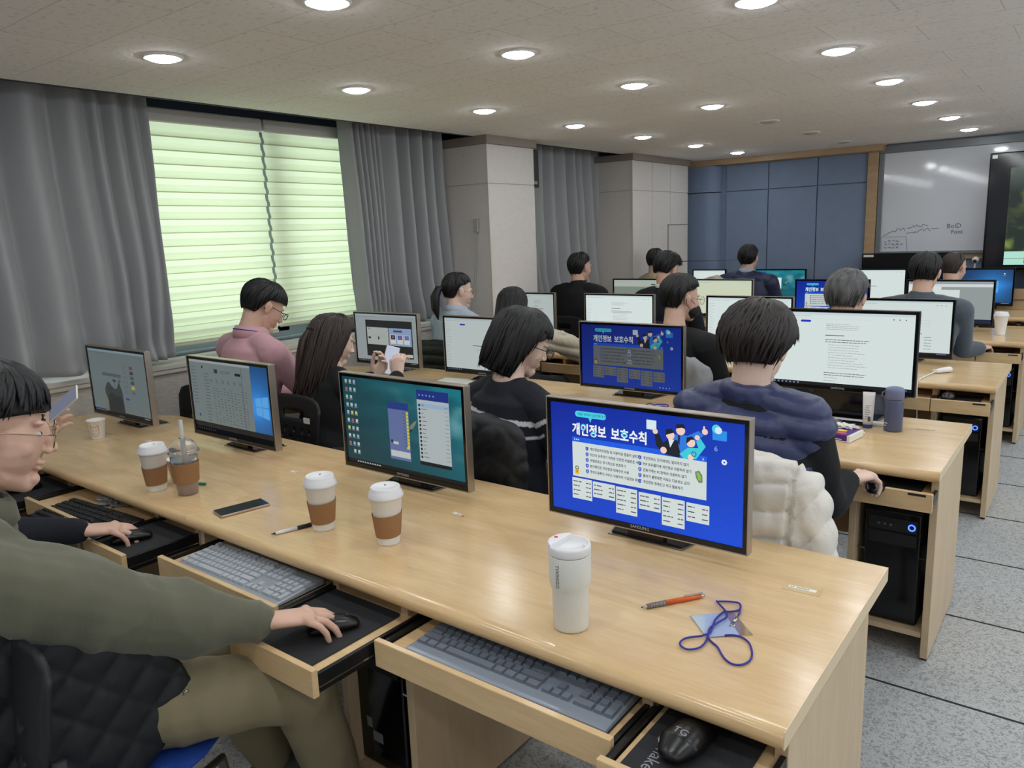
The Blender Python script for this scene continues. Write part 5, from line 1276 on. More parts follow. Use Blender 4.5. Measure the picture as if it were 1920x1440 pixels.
p, M, inv, d = person('woman with long dark brown half-up hair holding a phone', (-2.55, 1.20, 1.095), yaw=-20, pitch=20, hair=dict(tf=70, ts=100, tb=118, rx=0.088, ry=0.112, rz=0.096, L=0.34, back=120, pinch=0.12, locks=380, off=0.006), hmat=H_brown, hseed=7, top=dict(mat=K_black, disp=wrinkle(0.004, 8, 2)), skin=M_skinl,
    R=((-2.36, 1.36, 0.80), (-2.44, 1.50, 0.875)), Lh=((-2.76, 1.38, 0.80), (-2.60, 1.49, 0.855)), hdirR=(-0.25, 0.35, 0.9), npR=(-0.3, 0.9, -0.2), curlR=(35, 45, 40), hdirL=(0.45, 0.35, 0.85), npL=(0.2, -0.6, 0.6), curlL=(30, 40, 35), vox=0.0042, hip=(-2.57, 1.08, 0.56), scale=1.0, sw=0.17, body_yaw=-12)
mb = MB(); mb.M = M; mb.loft([(-0.035, -0.118, 0.025), (0, -0.132, 0.015), (0.035, -0.118, 0.025)], [(0.010, 0.016)]*3, 12); mb.loft([(0, -0.128, 0.02), (0.0, -0.146, -0.04), (0.005, -0.143, -0.12), (0, -0.13, -0.22)], [(0.018, 0.012), (0.030, 0.016), (0.034, 0.014), (0.012, 0.006)], 14)
mb.build('hair_tie_tail', H_brown, p, smooth=True)
yx = V((0.32, 0.10, 0.9)); n_ = V((0.75, -0.62, 0.12)); n_ = (n_-yx*n_.dot(yx)/yx.dot(yx)).normalized(); xx = yx.normalized().cross(n_)
phone('smartphone', (-2.535, 1.545, 0.945), frame_to(xx, yx, n_), 'phone with a lit page held in both hands by the woman with long brown hair', M_ph2, mat('gold phone edge', rgb(196, 180, 150), 0.3, 0.6))
chair(-2.55, 0.92, 'chair of the long-haired woman with phone, perforated black back with a white tag')
mb = MB(); mb.box(-2.43, -2.39, 0.896, 0.9, 0.76, 0.785); tag(mb.build('seat_tag', M_white), 'small white tag on the back of the chair of the woman with phone', 'tag')
def bobtop(co):
    # white lines along the shawl-like collar edge
    z = co.z; x = co.x; w = 0.010; base = rgb(20, 23, 35)
    if co.y < 1.16:
        v1 = 0.885 + 0.42*abs(x+1.27)*0.0 ; zz = 0.865 - 0.12*(-(x+1.25)) if x < -1.25 else 0.865 + 0.9*(x+1.25)
        zz = 0.862 + (0.10*(-1.235-x) if x < -1.235 else 0.55*(x+1.235))
        if abs(z-zz) < 0.0095 or (abs(z-zz+0.05) < 0.006 and x < -1.20): return rgb(222, 224, 226)
    return base
p, M, inv, d = person('woman with black bob and dark glasses in navy knit with white stripes', (-1.405, 1.20, 1.145), yaw=-34, pitch=24, roll=4, hair=dict(tf=80, ts=100, tb=118, rx=0.092, ry=0.113, rz=0.100, L=0.155, back=108, flare=0.06, pinch=0.02, locks=520, off=0.006), hseed=9, skin=M_skinl,
    top=dict(mat=K_nv, col=bobtop, disp=wrinkle(0.004, 7, 6), f=1.0, name='navy_knit'), topvox=0.0055, hip=(-1.42, 1.08, 0.565), body_yaw=-10, nb=(-1.425, 1.13, 1.0), sw=0.205, shz=0.012, scale=1.04)
glasses(M, p, G_black, 1.06, False, 0.023)
chair(-1.42, 0.90, 'chair of the bobbed woman, under a dark padded jacket')
mb = MB(); mb.loft([(-1.42, 0.885, 0.875), (-1.42, 0.865, 0.75), (-1.42, 0.85, 0.56)], [(0.25, 0.055), (0.27, 0.065), (0.255, 0.07)], 28, (1, 0, 0))
me = remesh(mb, 'coat', 0.009, 8, 0.5, lambda co, n: 0.008*abs(sin(co.x*38+2.4*sin(co.z*20)))**0.6*abs(sin(co.z*30+2*sin(co.x*16)))**0.6)
tag(link('padded_jacket', me, None, M_quilt), 'black padded jacket draped over the chair of the bobbed woman', 'jacket')
p, M, inv, d = person('short-haired woman in quilted navy vest over black sleeves, hand on a mouse', (-0.468, 1.19, 1.178), yaw=2, pitch=16, hair=dict(tf=78, ts=98, tb=128, rx=0.102, ry=0.116, rz=0.110, locks=620, off=0.008, messy=0.012, swirl=0.35, t0=0, lr=0.0044), hmat=H_vest, hseed=13, skin=M_skinl,
    top=dict(mat=K_black, disp=wrinkle(0.004, 7, 2), name='black_top', r=1.05, over=dict(name='padded_vest', mat=K_vest, collar=True, disp=puff(0.070, 0.019, 0.02, 3, 0.12))), R=((-0.262, 1.29, 0.665), (-0.245, 1.45, 0.712)), hdirR=(0.45, 0.88, -0.0), npR=(0.1, 0.1, -1), curlR=((30, 45, 30), (34, 45, 30), (36, 45, 30), (40, 45, 30)), vox=0.0042, hip=(-0.49, 1.09, 0.565), sw=0.170, nb=(-0.475, 1.15, 1.035))
mb = MB(); mb.M = M @ Matrix.Diagonal((1.06, 1.06, 1.06, 1)); pts = [(0.0, -0.055, 0.135), (0.004, -0.085, 0.118), (0.002, -0.11, 0.085)]
mb.loft(pts, [(0.003, 0.003), (0.006, 0.004), (0.003, 0.003)], 8); mb.build('parting', mat('scalp', rgb(120, 100, 90), 0.6), p, smooth=True)
chair(-0.44, 0.90, 'chair of the woman in the navy vest, hidden under a white puffer coat', radians(-6))
mb = MB()
mb.loft([(-0.40, 0.865, 0.885), (-0.40, 0.85, 0.76), (-0.39, 0.835, 0.60)], [(0.22, 0.06), (0.235, 0.07), (0.23, 0.075)], 28, (1, 0, 0))
mb.loft([(-0.215, 0.88, 0.85), (-0.19, 0.87, 0.76), (-0.17, 0.86, 0.66), (-0.165, 0.85, 0.57)], [(0.05, 0.06), (0.055, 0.062), (0.055, 0.06), (0.05, 0.05)], 18, (1, 0, 0))
def wpuff(co, n):
    z = (co.z+0.01*sin(co.x*9)+0.01*noise.noise(co*7))/0.072
    if co.x > -0.235: z = (co.z*0.7 - (co.x)*0.9)/0.075
    return 0.012*abs(sin(pi*z))**0.5 - 0.006 + 0.007*noise.noise(Vector((co.x*30, co.y*30, co.z*18))) - (0.012 if abs(co.x+0.235) < 0.007 else 0)
me = remesh(mb, 'coat', 0.0065, 7, 0.5, wpuff); tag(link('puffer_coat', me, None, M_ivory), 'ivory puffer coat draped over the chair of the navy-vest woman', 'coat')

# third row
p, M, inv, d = person('woman with ponytail and round glasses in pale blue striped shirt', (-3.21, 2.86, 1.190), yaw=-26, pitch=10, hair=dict(tf=62, ts=84, tb=122, rx=0.084, ry=0.106, rz=0.096, locks=280, messy=0.002, off=0.003, swirl=0.0), hseed=15, skin=M_skinl,
    top=dict(mat=K_stripe, col=stripes, disp=wrinkle(0.007, 7, 1), f=1.0, name='striped_shirt'), topvox=0.0055, collar=dict(mat=mat('pale blue shirting', rgb(180, 190, 208), 0.8), r=(0.064, 0.084, 0.036, 0.0)), sw=0.175, body_yaw=-5, scale=1.02)
glasses(M, p, G_gold, 1.02, True, 0.022)
mb = MB(); mb.M = M; mb.ell((0, -0.118, 0.005), (0.018, 0.016, 0.018)); mb.loft([(0, -0.11, 0.012), (0, -0.150, 0.0), (0.0, -0.168, -0.06), (0.0, -0.155, -0.14), (0.01, -0.13, -0.21)], [0.014, (0.030, 0.026), (0.042, 0.032), (0.038, 0.028), (0.006, 0.005)], 16)
mb.build('ponytail', H_black, p, smooth=True)
chair(-3.24, 2.60, 'chair of the ponytailed woman, under a black padded jacket')
mb = MB(); mb.loft([(-3.16, 2.60, 0.82), (-3.16, 2.57, 0.70), (-3.16, 2.56, 0.55)], [(0.26, 0.06), (0.28, 0.07), (0.28, 0.07)], 24, (1, 0, 0))
me = remesh(mb, 'coat', 0.01, 7, 0.5, puff(0.06, 0.012)); tag(link('padded_jacket', me, None, M_quilt), 'black padded jacket over the chair of the ponytailed woman', 'jacket')
person('woman with long straight dark hair in beige puffer jacket', (-2.80, 2.95, 1.085), yaw=4, pitch=14, hair=dict(tf=76, ts=102, tb=118, rx=0.090, ry=0.112, rz=0.100, L=0.30, back=130, pinch=0.0, locks=300), hmat=H_black, hseed=17, skin=M_skinl,
    top=dict(mat=K_beige, r=1.45, disp=puff(0.075, 0.020, 0.0, 5, 0.5), f=1.06, name='puffer_jacket'), R=((-2.46, 3.00, 0.86), (-2.36, 3.20, 0.73)), sw=0.20, body_yaw=-18, scale=1.02, hip=(-2.80, 2.82, 0.56))
chair(-2.80, 2.62, 'chair of the woman in the beige puffer jacket')
p, M, inv, d = person('man in black sweater and black face mask with clear-rimmed glasses', (-1.515, 2.86, 1.172), yaw=-34, pitch=8, hair=dict(tf=66, ts=84, tb=128, rx=0.088, ry=0.110, rz=0.100, locks=340, messy=0.003), hseed=19,
    top=dict(mat=K_black, collar='crew', disp=wrinkle(0.006, 6, 1), f=1.12, r=1.15), sw=0.215, body_yaw=-12, nb=(-1.53, 2.80, 1.0))
glasses(M, p, mat('clear grey frame', rgb(120, 124, 130), 0.2), 1.05, True, 0.0215)
mb = MB(); mb.M = M @ Matrix.Scale(1.07, 4); mb.ell((0, 0.052, -0.058), (0.062, 0.058, 0.050)); mb.tube([(0.055, 0.06, -0.03), (0.08, 0.0, 0.01), (0.085, -0.02, 0.0), (0.08, -0.012, -0.03), (0.057, 0.05, -0.075)], 0.0014, 6)
mb.tube([(-0.055, 0.06, -0.03), (-0.08, 0.0, 0.01), (-0.085, -0.02, 0.0), (-0.08, -0.012, -0.03), (-0.057, 0.05, -0.075)], 0.0014, 6); mb.build('face_mask', mat('black mask cloth', rgb(24, 24, 26), 0.8), p, smooth=True)
chair(-1.50, 2.58, 'chair of the masked man, under a grey jacket')
mb = MB(); mb.loft([(-1.44, 2.545, 0.84), (-1.44, 2.53, 0.72), (-1.44, 2.52, 0.56)], [(0.235, 0.05), (0.25, 0.06), (0.25, 0.06)], 24, (1, 0, 0))
me = remesh(mb, 'coat', 0.01, 7, 0.5, wrinkle(0.016, 11, 3)); tag(link('grey_jacket', me, None, mat('pale grey cloth', rgb(150, 152, 156), 0.85)), 'pale grey jacket over the chair of the masked man', 'jacket')
person('man with greying hair in navy jacket with raised collar', (-0.635, 2.90, 1.185), yaw=-4, pitch=16, hair=dict(tf=64, ts=84, tb=122, rx=0.088, ry=0.110, rz=0.104, locks=620, messy=0.010, off=0.006, lr=0.0036), hmat=H_grey, hseed=21,
    top=dict(mat=K_ink, r=1.2, disp=wrinkle(0.010, 6, 5), f=1.12, collar='high', name='jacket'), sw=0.20, nb=(-0.64, 2.86, 1.095))
chair(-0.64, 2.62, 'chair of the man with greying hair')

# fourth row
person('man in black jacket at the window side of the fourth desk row', (-3.24, 4.50, 1.265), yaw=-12, pitch=4, hair=dict(tf=64, ts=84, tb=130, locks=260), hseed=23, top=dict(mat=K_black, collar='high', f=1.12, r=1.15), sw=0.21)
chair(-3.26, 4.22, 'chair of the man in black jacket, black perforated back, fourth row')
person('man with thick black hair and white collar under a dark jacket', (-2.36, 4.40, 1.248), yaw=-16, pitch=28, hair=dict(tf=68, ts=84, tb=120, rx=0.09, ry=0.11, rz=0.104, locks=360, messy=0.012), hseed=25, top=dict(mat=K_navy, f=1.1), collar=dict(mat=M_white, r=(0.062, 0.076, 0.030, 0.0)), sw=0.205)
chair(-2.38, 4.12, 'chair of the man with white collar, fourth row')
person('man in grey-blue turtleneck reaching for a mouse', (-0.555, 4.50, 1.213), yaw=-2, pitch=14, hair=dict(tf=66, ts=80, tb=118, rx=0.086, ry=0.108, rz=0.100, locks=420, messy=0.012), hseed=27, top=dict(mat=K_slate, collar='high', f=1.14, r=1.15, disp=wrinkle(0.005, 5, 2)), sw=0.215, R=((-0.335, 4.66, 0.70), (-0.245, 4.80, 0.690)),
    hdirR=(0.25, 0.95, 0.0), curlR=((30, 35, 25), (34, 35, 25), (36, 35, 25), (40, 35, 25)), vox=0.0045, nb=(-0.56, 4.45, 1.06))
chair(-0.56, 4.20, 'chair of the man in grey-blue turtleneck')
# farthest row
person('man in sand-coloured shirt near the corner column', (-3.17, 5.78, 1.262), yaw=8, pitch=8, hair=dict(tf=66, ts=80, tb=116, locks=240), hseed=29, top=dict(mat=K_sand, collar='crew', f=0.9, r=0.9), sw=0.135, scale=0.98, hip=(-3.12, 5.75, 0.575), extra=dict(legs=0.85))
chair(-3.12, 5.50, 'chair of the man in sand-coloured shirt')
p, M, inv, d = person('man in navy hooded jacket in front of the blue wall', (-2.345, 6.10, 1.262), yaw=2, pitch=2, hair=dict(tf=64, ts=80, tb=118, locks=240, messy=0.008), hseed=31, top=dict(mat=mat('navy nylon', rgb(36, 42, 76), 0.5), f=1.15, r=1.2, disp=wrinkle(0.008, 6, 7), name='hooded_jacket'), collar=dict(mat=mat('pale collar cloth', rgb(176, 184, 200), 0.8), r=(0.064, 0.074, 0.036, 0.0)), sw=0.215)
mb = MB(); mb.M = inv; N = d['N']; mb.loft([N+V((-0.13, 0.0, -0.03)), N+V((-0.08, -0.075, -0.035)), N+V((0, -0.095, -0.06)), N+V((0.08, -0.075, -0.035)), N+V((0.13, 0.0, -0.03))], [0.026, 0.034, 0.038, 0.034, 0.026], 12); mb.build('hood', MATS['navy nylon'], p, smooth=True)
chair(-2.35, 5.82, 'chair of the man in navy hooded jacket')
mb = MB(); mb.loft([(-2.62, 5.88, 1.02), (-2.50, 5.86, 1.045), (-2.40, 5.85, 0.98), (-2.38, 5.85, 0.8)], [(0.05, 0.03), (0.06, 0.04), (0.06, 0.035), (0.05, 0.03)], 12); mb.loft([(-2.56, 5.86, 1.0), (-2.55, 5.85, 0.7)], [(0.08, 0.03), (0.1, 0.04)], 14)
mb.M = Matrix.Translation((-0.08, 0.0, 0.07)); mb.v = [tuple(Vector(v)+Vector((-0.06, 0, 0.03))) for v in mb.v]
me = remesh(mb, 'coat', 0.012, 6, 0.5, wrinkle(0.01, 14, 3)); tag(link('beige_coat', me, None, K_beige), 'beige coat hung on the chair left of the navy-hooded man', 'coat')
person('balding man in black top before the interactive display', (-0.600, 6.05, 1.165), yaw=-22, pitch=10, hair=dict(tf=30, ts=78, tb=118, rx=0.0785, ry=0.0975, rz=0.0875, t0=24, locks=300, off=0.001, messy=0.001, lr=0.0022), hmat=H_bald, hseed=33, top=dict(mat=K_black, collar='crew', f=1.1), sw=0.20)
chair(-0.60, 5.78, 'chair of the balding man')
# ---------------------------------------------------------------- keyboards, mice, pads
M_film = blind_mat('thin clear film', rgb(230, 228, 220), (0.9, 0.9, 0.9, 1), 0.5)
nt = M_film.node_tree; tr = nt.nodes.new('ShaderNodeBsdfTransparent'); gl = nt.nodes.new('ShaderNodeBsdfGlossy'); gl.inputs['Roughness'].default_value = 0.1; mx = nt.nodes.new('ShaderNodeMixShader'); mx.inputs[0].default_value = 0.14
nt.links.new(tr.outputs[0], mx.inputs[1]); nt.links.new(gl.outputs[0], mx.inputs[2]); nt.links.new(mx.outputs[0], nt.nodes['Material Output'].inputs[0])
def make_keyboard(nm, label, body, keym, loc, rz=0.0, cover=None, L=0.455, Wd=0.155, slim=True, trim=None, palm=0.03):
    t = thing(nm, label, 'keyboard', loc, rz)
    mb = MB(); mb.prism([(-Wd/2, 0), (Wd/2, 0), (Wd/2, 0.020), (-Wd/2, 0.010)], -L/2, L/2, 'x'); mb.build('base', body, t, bevel=0.004)
    if trim: mb = MB(); mb.box(-L/2-0.002, L/2+0.002, -Wd/2-0.002, Wd/2+0.002, 0.0, 0.004); mb.build('rim', trim, t, bevel=0.003)
    zt = lambda y: 0.0103 + (y+Wd/2)/Wd*0.010
    keys = []
    rows = 6; y0 = -Wd/2+palm; P = (Wd-palm-0.006)/6.3; kx = L/22.8
    lay = [[1.25, 1.25, 1.25, 6, 1.25, 1.25, 1.25, 1.5], [2.25]+[1]*10+[2.75], [1.75]+[1]*11+[2.25], [1.5]+[1]*12+[1.5], [1]*13+[2], [1]+[-0.6]+[1]*4+[-.3]+[1]*4+[-.3]+[1]*4]
    for r, row in enumerate(lay):
        x = -L/2+0.008; y = y0+P*r+(0.004 if r == 5 else 0)
        for k in row:
            if k > 0: keys.append((x, x+k*kx*0.985-0.0026, y, y+P-0.0028))
            x += abs(k)*kx*0.985
    xb = -L/2+0.008+15*kx*0.985+0.006
    for r in (0, 3, 4, 5):
        for k in range(3): keys.append((xb+k*kx, xb+k*kx+kx-0.0026, y0+P*r, y0+P*r+P-0.0028))
    keys.append((xb+kx, xb+2*kx-0.0026, y0+P, y0+2*P-0.0028)); xn = xb+3.3*kx
    for r in range(5):
        for k in range(4):
            if (r, k) in ((0, 1), (1, 3), (3, 3)): continue
            x1 = xn+k*kx+kx-0.0026 + (kx if (r, k) == (0, 0) else 0); y1 = y0+P*r+P-0.0028 + (P if k == 3 and r in (0, 2) else 0)
            keys.append((xn+k*kx, x1, y0+P*r, y1))
    def cap(mb, q):
        x0, x1, y, y1 = q; z = zt(y)-0.001; h = 0.0075; e = 0.0022
        mb.add([(x0, y, z), (x1, y, z), (x1, y1, z), (x0, y1, z), (x0+e, y+e*0.7, z+h), (x1-e, y+e*0.7, z+h), (x1-e, y1-e, z+h+0.001), (x0+e, y1-e, z+h+0.001)], [(0, 3, 2, 1), (4, 5, 6, 7), (0, 1, 5, 4), (1, 2, 6, 5), (2, 3, 7, 6), (3, 0, 4, 7)])
    for q in keys[:100]: mb = MB(); cap(mb, q); mb.build('key', keym, t, fix=False)
    mb = MB()
    for q in keys[100:]: cap(mb, q)
    if len(keys) > 100: o = mb.build('keys', keym, t, fix=False); o['kind'] = 'stuff'
    if cover:
        mb = MB(); mb.prism([(-Wd/2+0.003, 0.0205), (Wd/2-0.003, 0.030), (Wd/2-0.003, 0.0305), (-Wd/2+0.003, 0.021)], -L/2+0.003, L/2-0.003, 'x'); mb.build('clear_cover', cover, t)
    return t
ZT = 0.6365
M_mouse = mat('satin black shell', rgb(14, 14, 16), 0.28)
M_kg = mat('silver grey keyboard', rgb(158, 166, 176), 0.35, 0.2); M_kk = mat('pale grey keycap', rgb(176, 182, 190), 0.45); M_kk2 = mat('slate keycap', rgb(112, 120, 132), 0.3); M_kd = mat('slate keyboard body', rgb(140, 150, 164), 0.3, 0.2)
make_keyboard('computer_keyboard', 'pale grey keyboard in the drawer before the olive-sleeved man', M_kg, M_kk, (-1.478, -0.045, ZT), radians(1), L=0.485, Wd=0.175, trim=M_black, palm=0.032)
make_keyboard('computer_keyboard', 'slate grey keyboard with wide palm rest in the nearest open drawer', M_kd, M_kk2, (-0.545, 0.018, ZT), radians(0.5), L=0.525, Wd=0.18, trim=M_black, palm=0.034)
make_keyboard('computer_keyboard', 'black keyboard half hidden behind the olive-sweatshirt man', M_black, mat('black keycap', rgb(34, 35, 38), 0.45), (-2.36, -0.095, ZT), radians(4), L=0.455, Wd=0.17, palm=0.02)
def simple_kb(loc, label, body, keym):
    t = thing('computer_keyboard', label, 'keyboard', loc)
    mb = MB(); mb.prism([(-0.07, 0), (0.07, 0), (0.07, 0.02), (-0.07, 0.01)], -0.225, 0.225, 'x'); mb.build('base', body, t, bevel=0.003)
    mb = MB()
    for r in range(6):
        for k in range(21): mb.box(-0.215+0.0205*k, -0.215+0.0205*k+0.0175, -0.06+0.0205*r, -0.06+0.0205*r+0.0172, 0.012, 0.021+0.0013*r)
    o = mb.build('keys', keym, t, fix=False); o['kind'] = 'stuff'
simple_kb((-0.56, 4.955-0.0+0.02, ZT), 'white keyboard in the drawer beside the grey-blue turtleneck man', M_wplast, M_white)
simple_kb((-0.57, 1.66, ZT), 'black keyboard in the drawer before the navy-vest woman', M_black, M_blackm)

def mouse_pad(x0, x1, y0, y1, r, label, text=False):
    z = ZT; o = None; mb = MB(); y0 += ROWY[r]; y1 += ROWY[r]; rr = 0.015; pts = []
    for cx, cy, a0 in ((x1-rr, y1-rr, 0), (x0+rr, y1-rr, 90), (x0+rr, y0+rr, 180), (x1-rr, y0+rr, 270)):
        for k in range(6): a = radians(a0+18*k); pts.append((cx+rr*cos(a), cy+rr*sin(a)))
    mb.prism(pts, z, z+0.003, 'z'); o = mb.build('mouse_pad', M_dark, bevel=0.0006); tag(o, label, 'mouse pad', 'black mouse pads')
    if text:
        mb = MB(); vv, ff = text_geo('makers', 0.034); cx, cy = x0+0.034, y0+0.100
        mb.add([(cx+b, cy-a, z+0.0036) for a, b in vv], ff)
        for pl in ([(-.012, .0), (0, .007), (.012, 0), (0, -.007)], [(-.013, -.002), (-.001, -.009), (-.001, -.023), (-.013, -.016)], [(.013, -.002), (.001, -.009), (.001, -.023), (.013, -.016)]):
            mb.add([(cx+0.012+b, y0+0.118+a, z+0.0036) for a, b in pl], [tuple(range(4))])
        mb.build('logo', mat('light grey print', rgb(150, 152, 156), 0.7), o, fix=False)
    return o
def make_mouse(loc, label, rz=0.0, s=1.0, tg=False):
    t = thing('computer_mouse', label, 'mouse', loc, rz, 'black computer mice'); t.scale = (s, s, s)
    mb = MB(); mb.loft([(0, -0.052, 0.012), (0, -0.03, 0.017), (0, 0.0, 0.018), (0, 0.03, 0.015), (0, 0.054, 0.010)], [(0.022, 0.012), (0.032, 0.019), (0.031, 0.021), (0.029, 0.017), (0.022, 0.009)], 24, (1, 0, 0))
    me = remesh(mb, 'mouse', 0.0025, 6, 0.5)
    for v in me.vertices: v.co.z = max(v.co.z, 0.0)
    me.update(); link('shell', me, t, M_mouse)
    mb = MB(); mb.lathe([(0.005, -0.003), (0.007, -0.0015), (0.007, 0.0015), (0.005, 0.003)], 16); w = mb.build('scroll_wheel', M_blackm, t, smooth=True); w.rotation_euler = (0, pi/2, 0); w.location = (0, 0.034, 0.029)
    if tg:
        from mathutils.bvhtree import BVHTree
        bv = BVHTree.FromPolygons([v.co[:] for v in me.vertices], [p.vertices[:] for p in me.polygons])
        mb = MB(); vv, ff = text_geo('TG', 0.018, 'CENTER'); mb.add([(a, -0.030+b, bv.ray_cast(Vector((a, -0.030+b, 0.1)), Vector((0, 0, -1)))[0].z+0.0004) for a, b in vv], ff); mb.build('logo', mat('light grey print', rgb(150, 152, 156), 0.7), t, fix=False)
    return t
mouse_pad(-0.222, -0.030, -0.140, 0.09, 0, 'black mouse pad with printed logo in the nearest mouse drawer', True)
mouse_pad(-1.195, -0.935, -0.245, 0.045, 0, 'plain black mouse pad under the hand of the olive-sleeved man')
mouse_pad(-2.130, -1.90, -0.18, 0.05, 0, 'black mouse pad under the hand beside the black keyboard')
mouse_pad(-3.06, -2.80, -0.19, 0.05, 0, 'black mouse pad at the window end of the nearest row')
mouse_pad(-0.230, -0.055, -0.03, 0.17, 1, 'black mouse pad under the hand of the navy-vest woman')
mouse_pad(-0.245, -0.062, -0.105, 0.13, 2, 'black mouse pad in the open third-row drawer below the adapter')
mouse_pad(-0.245, -0.062, -0.105, 0.13, 3, 'black mouse pad beside the grey-blue turtleneck man')
make_mouse((-0.142, -0.010, ZT+0.0035), 'large glossy black mouse in the nearest drawer', radians(-8), 1.2, True)
make_mouse((-1.015, -0.105, ZT+0.0035), 'black mouse under the hand of the olive-sleeved man', radians(-30))
make_mouse((-2.02, -0.100, ZT+0.0035), 'black mouse held by the navy-sleeved person', radians(-20))
make_mouse((-2.93, -0.08, ZT+0.0035), 'black mouse at the window end of the nearest row', radians(-10))
make_mouse((-0.185, 1.60, ZT+0.0035), 'black mouse under the hand of the navy-vest woman')
make_mouse((-0.205, 3.27, ZT+0.0035), 'round black mouse alone in the third-row drawer', radians(0), 1.05)
make_mouse((-0.215, 4.90, ZT+0.0035), 'black mouse under the hand of the turtleneck man')
make_mouse((-0.16, 6.57, ZT+0.0035), 'black mouse in the farthest-row drawer')

# ---------------------------------------------------------------- cups and bottles
def takeaway(loc, label, sleeve=True, rz=0.0, s=1.0, grp='white takeaway coffee cups'):
    t = thing('takeaway_cup', label, 'coffee cup', loc, rz, grp); t.scale = (s, s, s)
    mb = MB(); mb.lathe([(0.0305, 0.0), (0.0315, 0.002), (0.0315, 0.006), (0.0445, 0.137), (0.046, 0.139)], 48); mb.build('cup', M_white, t, smooth=True, fix=False)
    if sleeve:
        mb = MB(); n = 48; vs = []; fs = []
        for r, z in ((0.0342, 0.024), (0.0415, 0.090), (0.0427, 0.090), (0.0354, 0.024)):
            for k in range(n): a = 2*pi*k/n; vs.append((r*cos(a), r*sin(a), z + (0.003*sin(a) if z > 0.05 else 0.002*sin(a))))
        for j in range(4):
            for k in range(n): k2 = (k+1) % n; j2 = (j+1) % 4; fs.append((j*n+k, j*n+k2, j2*n+k2, j2*n+k))
        mb.add(vs, fs); mb.build('sleeve', M_kraft, t, auto=50)
    mb = MB(); mb.lathe([(0.0470, 0.134), (0.0495, 0.137), (0.0495, 0.142), (0.0465, 0.146), (0.0460, 0.151), (0.0425, 0.154), (0.0415, 0.163), (0.0395, 0.166), (0.037, 0.165), (0.035, 0.161), (0.0, 0.160)], 48, capt=False); l = mb.build('lid', M_wplast, t, smooth=True, fix=False)
    mb = MB(); mb.lathe([(0.0028, 0), (0.0028, 0.0012)], 12, (0.022*cos(2.4), 0.022*sin(2.4), 0.1605)); mb.build('sip_hole', mat('brown hole', rgb(120, 84, 54), 0.8), l)
    return t
Z0 = HD+0.0003
takeaway((-1.155, 0.215, Z0), 'takeaway cup with brown sleeve in front of the sea-wallpaper monitor')
takeaway((-1.400, 0.182, Z0), 'takeaway cup with brown sleeve beside the white pen')
takeaway((-2.215, 0.098, Z0), 'takeaway cup with brown sleeve touching the iced drink')
takeaway((-0.182, 5.330, Z0), 'plain white takeaway cup without sleeve on the fourth desk row', False)
# iced drink with dome lid
t = thing('iced_drink', 'clear iced drink cup with dome lid, straw and brown sleeve', 'iced drink', (-2.075, 0.135, Z0))
mb = MB(); mb.lathe([(0.0325, 0.0), (0.034, 0.003), (0.0385, 0.05), (0.0475, 0.148), (0.0495, 0.150)], 40, capt=False)
mb.build('cup', M_clear, t, smooth=True, fix=False)
mb = MB(); mb.lathe([(0.0318, 0.003), (0.0350, 0.035), (0.0365, 0.048), (0.040, 0.092), (0.0425, 0.115)], 40); mb.build('milky_drink', mat('milky drink', rgb(206, 176, 162), 0.5), t, smooth=True, fix=False)
mb = MB(); rnd = random.Random(3)
for k in range(14): a = rnd.uniform(0, 2*pi); r = rnd.uniform(0.01, 0.034); mb.ell((r*cos(a), r*sin(a), 0.117), (0.009, 0.009, 0.006), nu=8, nv=6)
mb.build('ice', M_clear, t, smooth=True)
mb = MB(); n = 48; vs = []; fs = []
for r, z in ((0.0405, 0.045), (0.0462, 0.115), (0.0473, 0.115), (0.0416, 0.045)):
    for k in range(n): a = 2*pi*k/n; vs.append((r*cos(a), r*sin(a), z))
for j in range(4):
    for k in range(n): k2 = (k+1) % n; j2 = (j+1) % 4; fs.append((j*n+k, j*n+k2, j2*n+k2, j2*n+k))
mb.add(vs, fs); mb.build('sleeve', M_kraft, t, auto=50)
mb = MB(); mb.lathe([(0.0505, 0.146), (0.053, 0.149), (0.053, 0.154), (0.049, 0.156)] + [(0.047*cos(radians(a)), 0.158+0.040*sin(radians(a))) for a in range(0, 80, 10)] + [(0.010, 0.198)], 40, capb=False, capt=False); mb.build('dome_lid', M_clear, t, smooth=True, fix=False)
mb = MB(); mb.loft([(0.0, 0.0, 0.02), (0.006, 0.0, 0.262)], [0.0065, 0.0065], 14, dome=False); mb.build('straw', mat('frosted straw', rgb(220, 218, 214), 0.3, trans=0.35), t, smooth=True)
# small paper cups
def paper_cup(loc, label, rz=0.0, face=True):
    t = thing('paper_cup', label, 'paper cup', loc, rz)
    mb = MB(); mb.lathe([(0.0275, 0.0), (0.028, 0.002), (0.0395, 0.083), (0.0415, 0.085), (0.0405, 0.0875), (0.0385, 0.086), (0.0272, 0.006), (0.0, 0.005)], 40, capt=False); mb.build('cup', M_white, t, smooth=True, fix=False)
    if face:
        mb = MB(); R0 = lambda z: 0.0278+0.1385*z*1.0
        def P(u, z): r = 0.0285+0.137*z; a = -pi/2+u/r; return (r*cos(a), r*sin(a), z)
        def line(pts, th=0.0012): mb.tube([P(*q) for q in pts], th, 5)
        line([(-.017, .068), (-.017, .03), (-.011, .018), (0, .013), (.011, .018), (.017, .03), (.017, .068), (.009, .06), (0, .057), (-.009, .06), (-.017, .068)])
        line([(-.008, .03), (-.004, .026), (0, .0245), (.004, .026), (.008, .03)], .0009); line([(-.006, .044), (-.006, .04)], .0014); line([(.006, .044), (.006, .04)], .0014)
        mb.build('smile_print', mat('orange print', rgb(222, 160, 96), 0.6), t, smooth=True)
    return t
paper_cup((-3.20, 0.335, Z0), 'small white paper cup with orange smile print', radians(50))
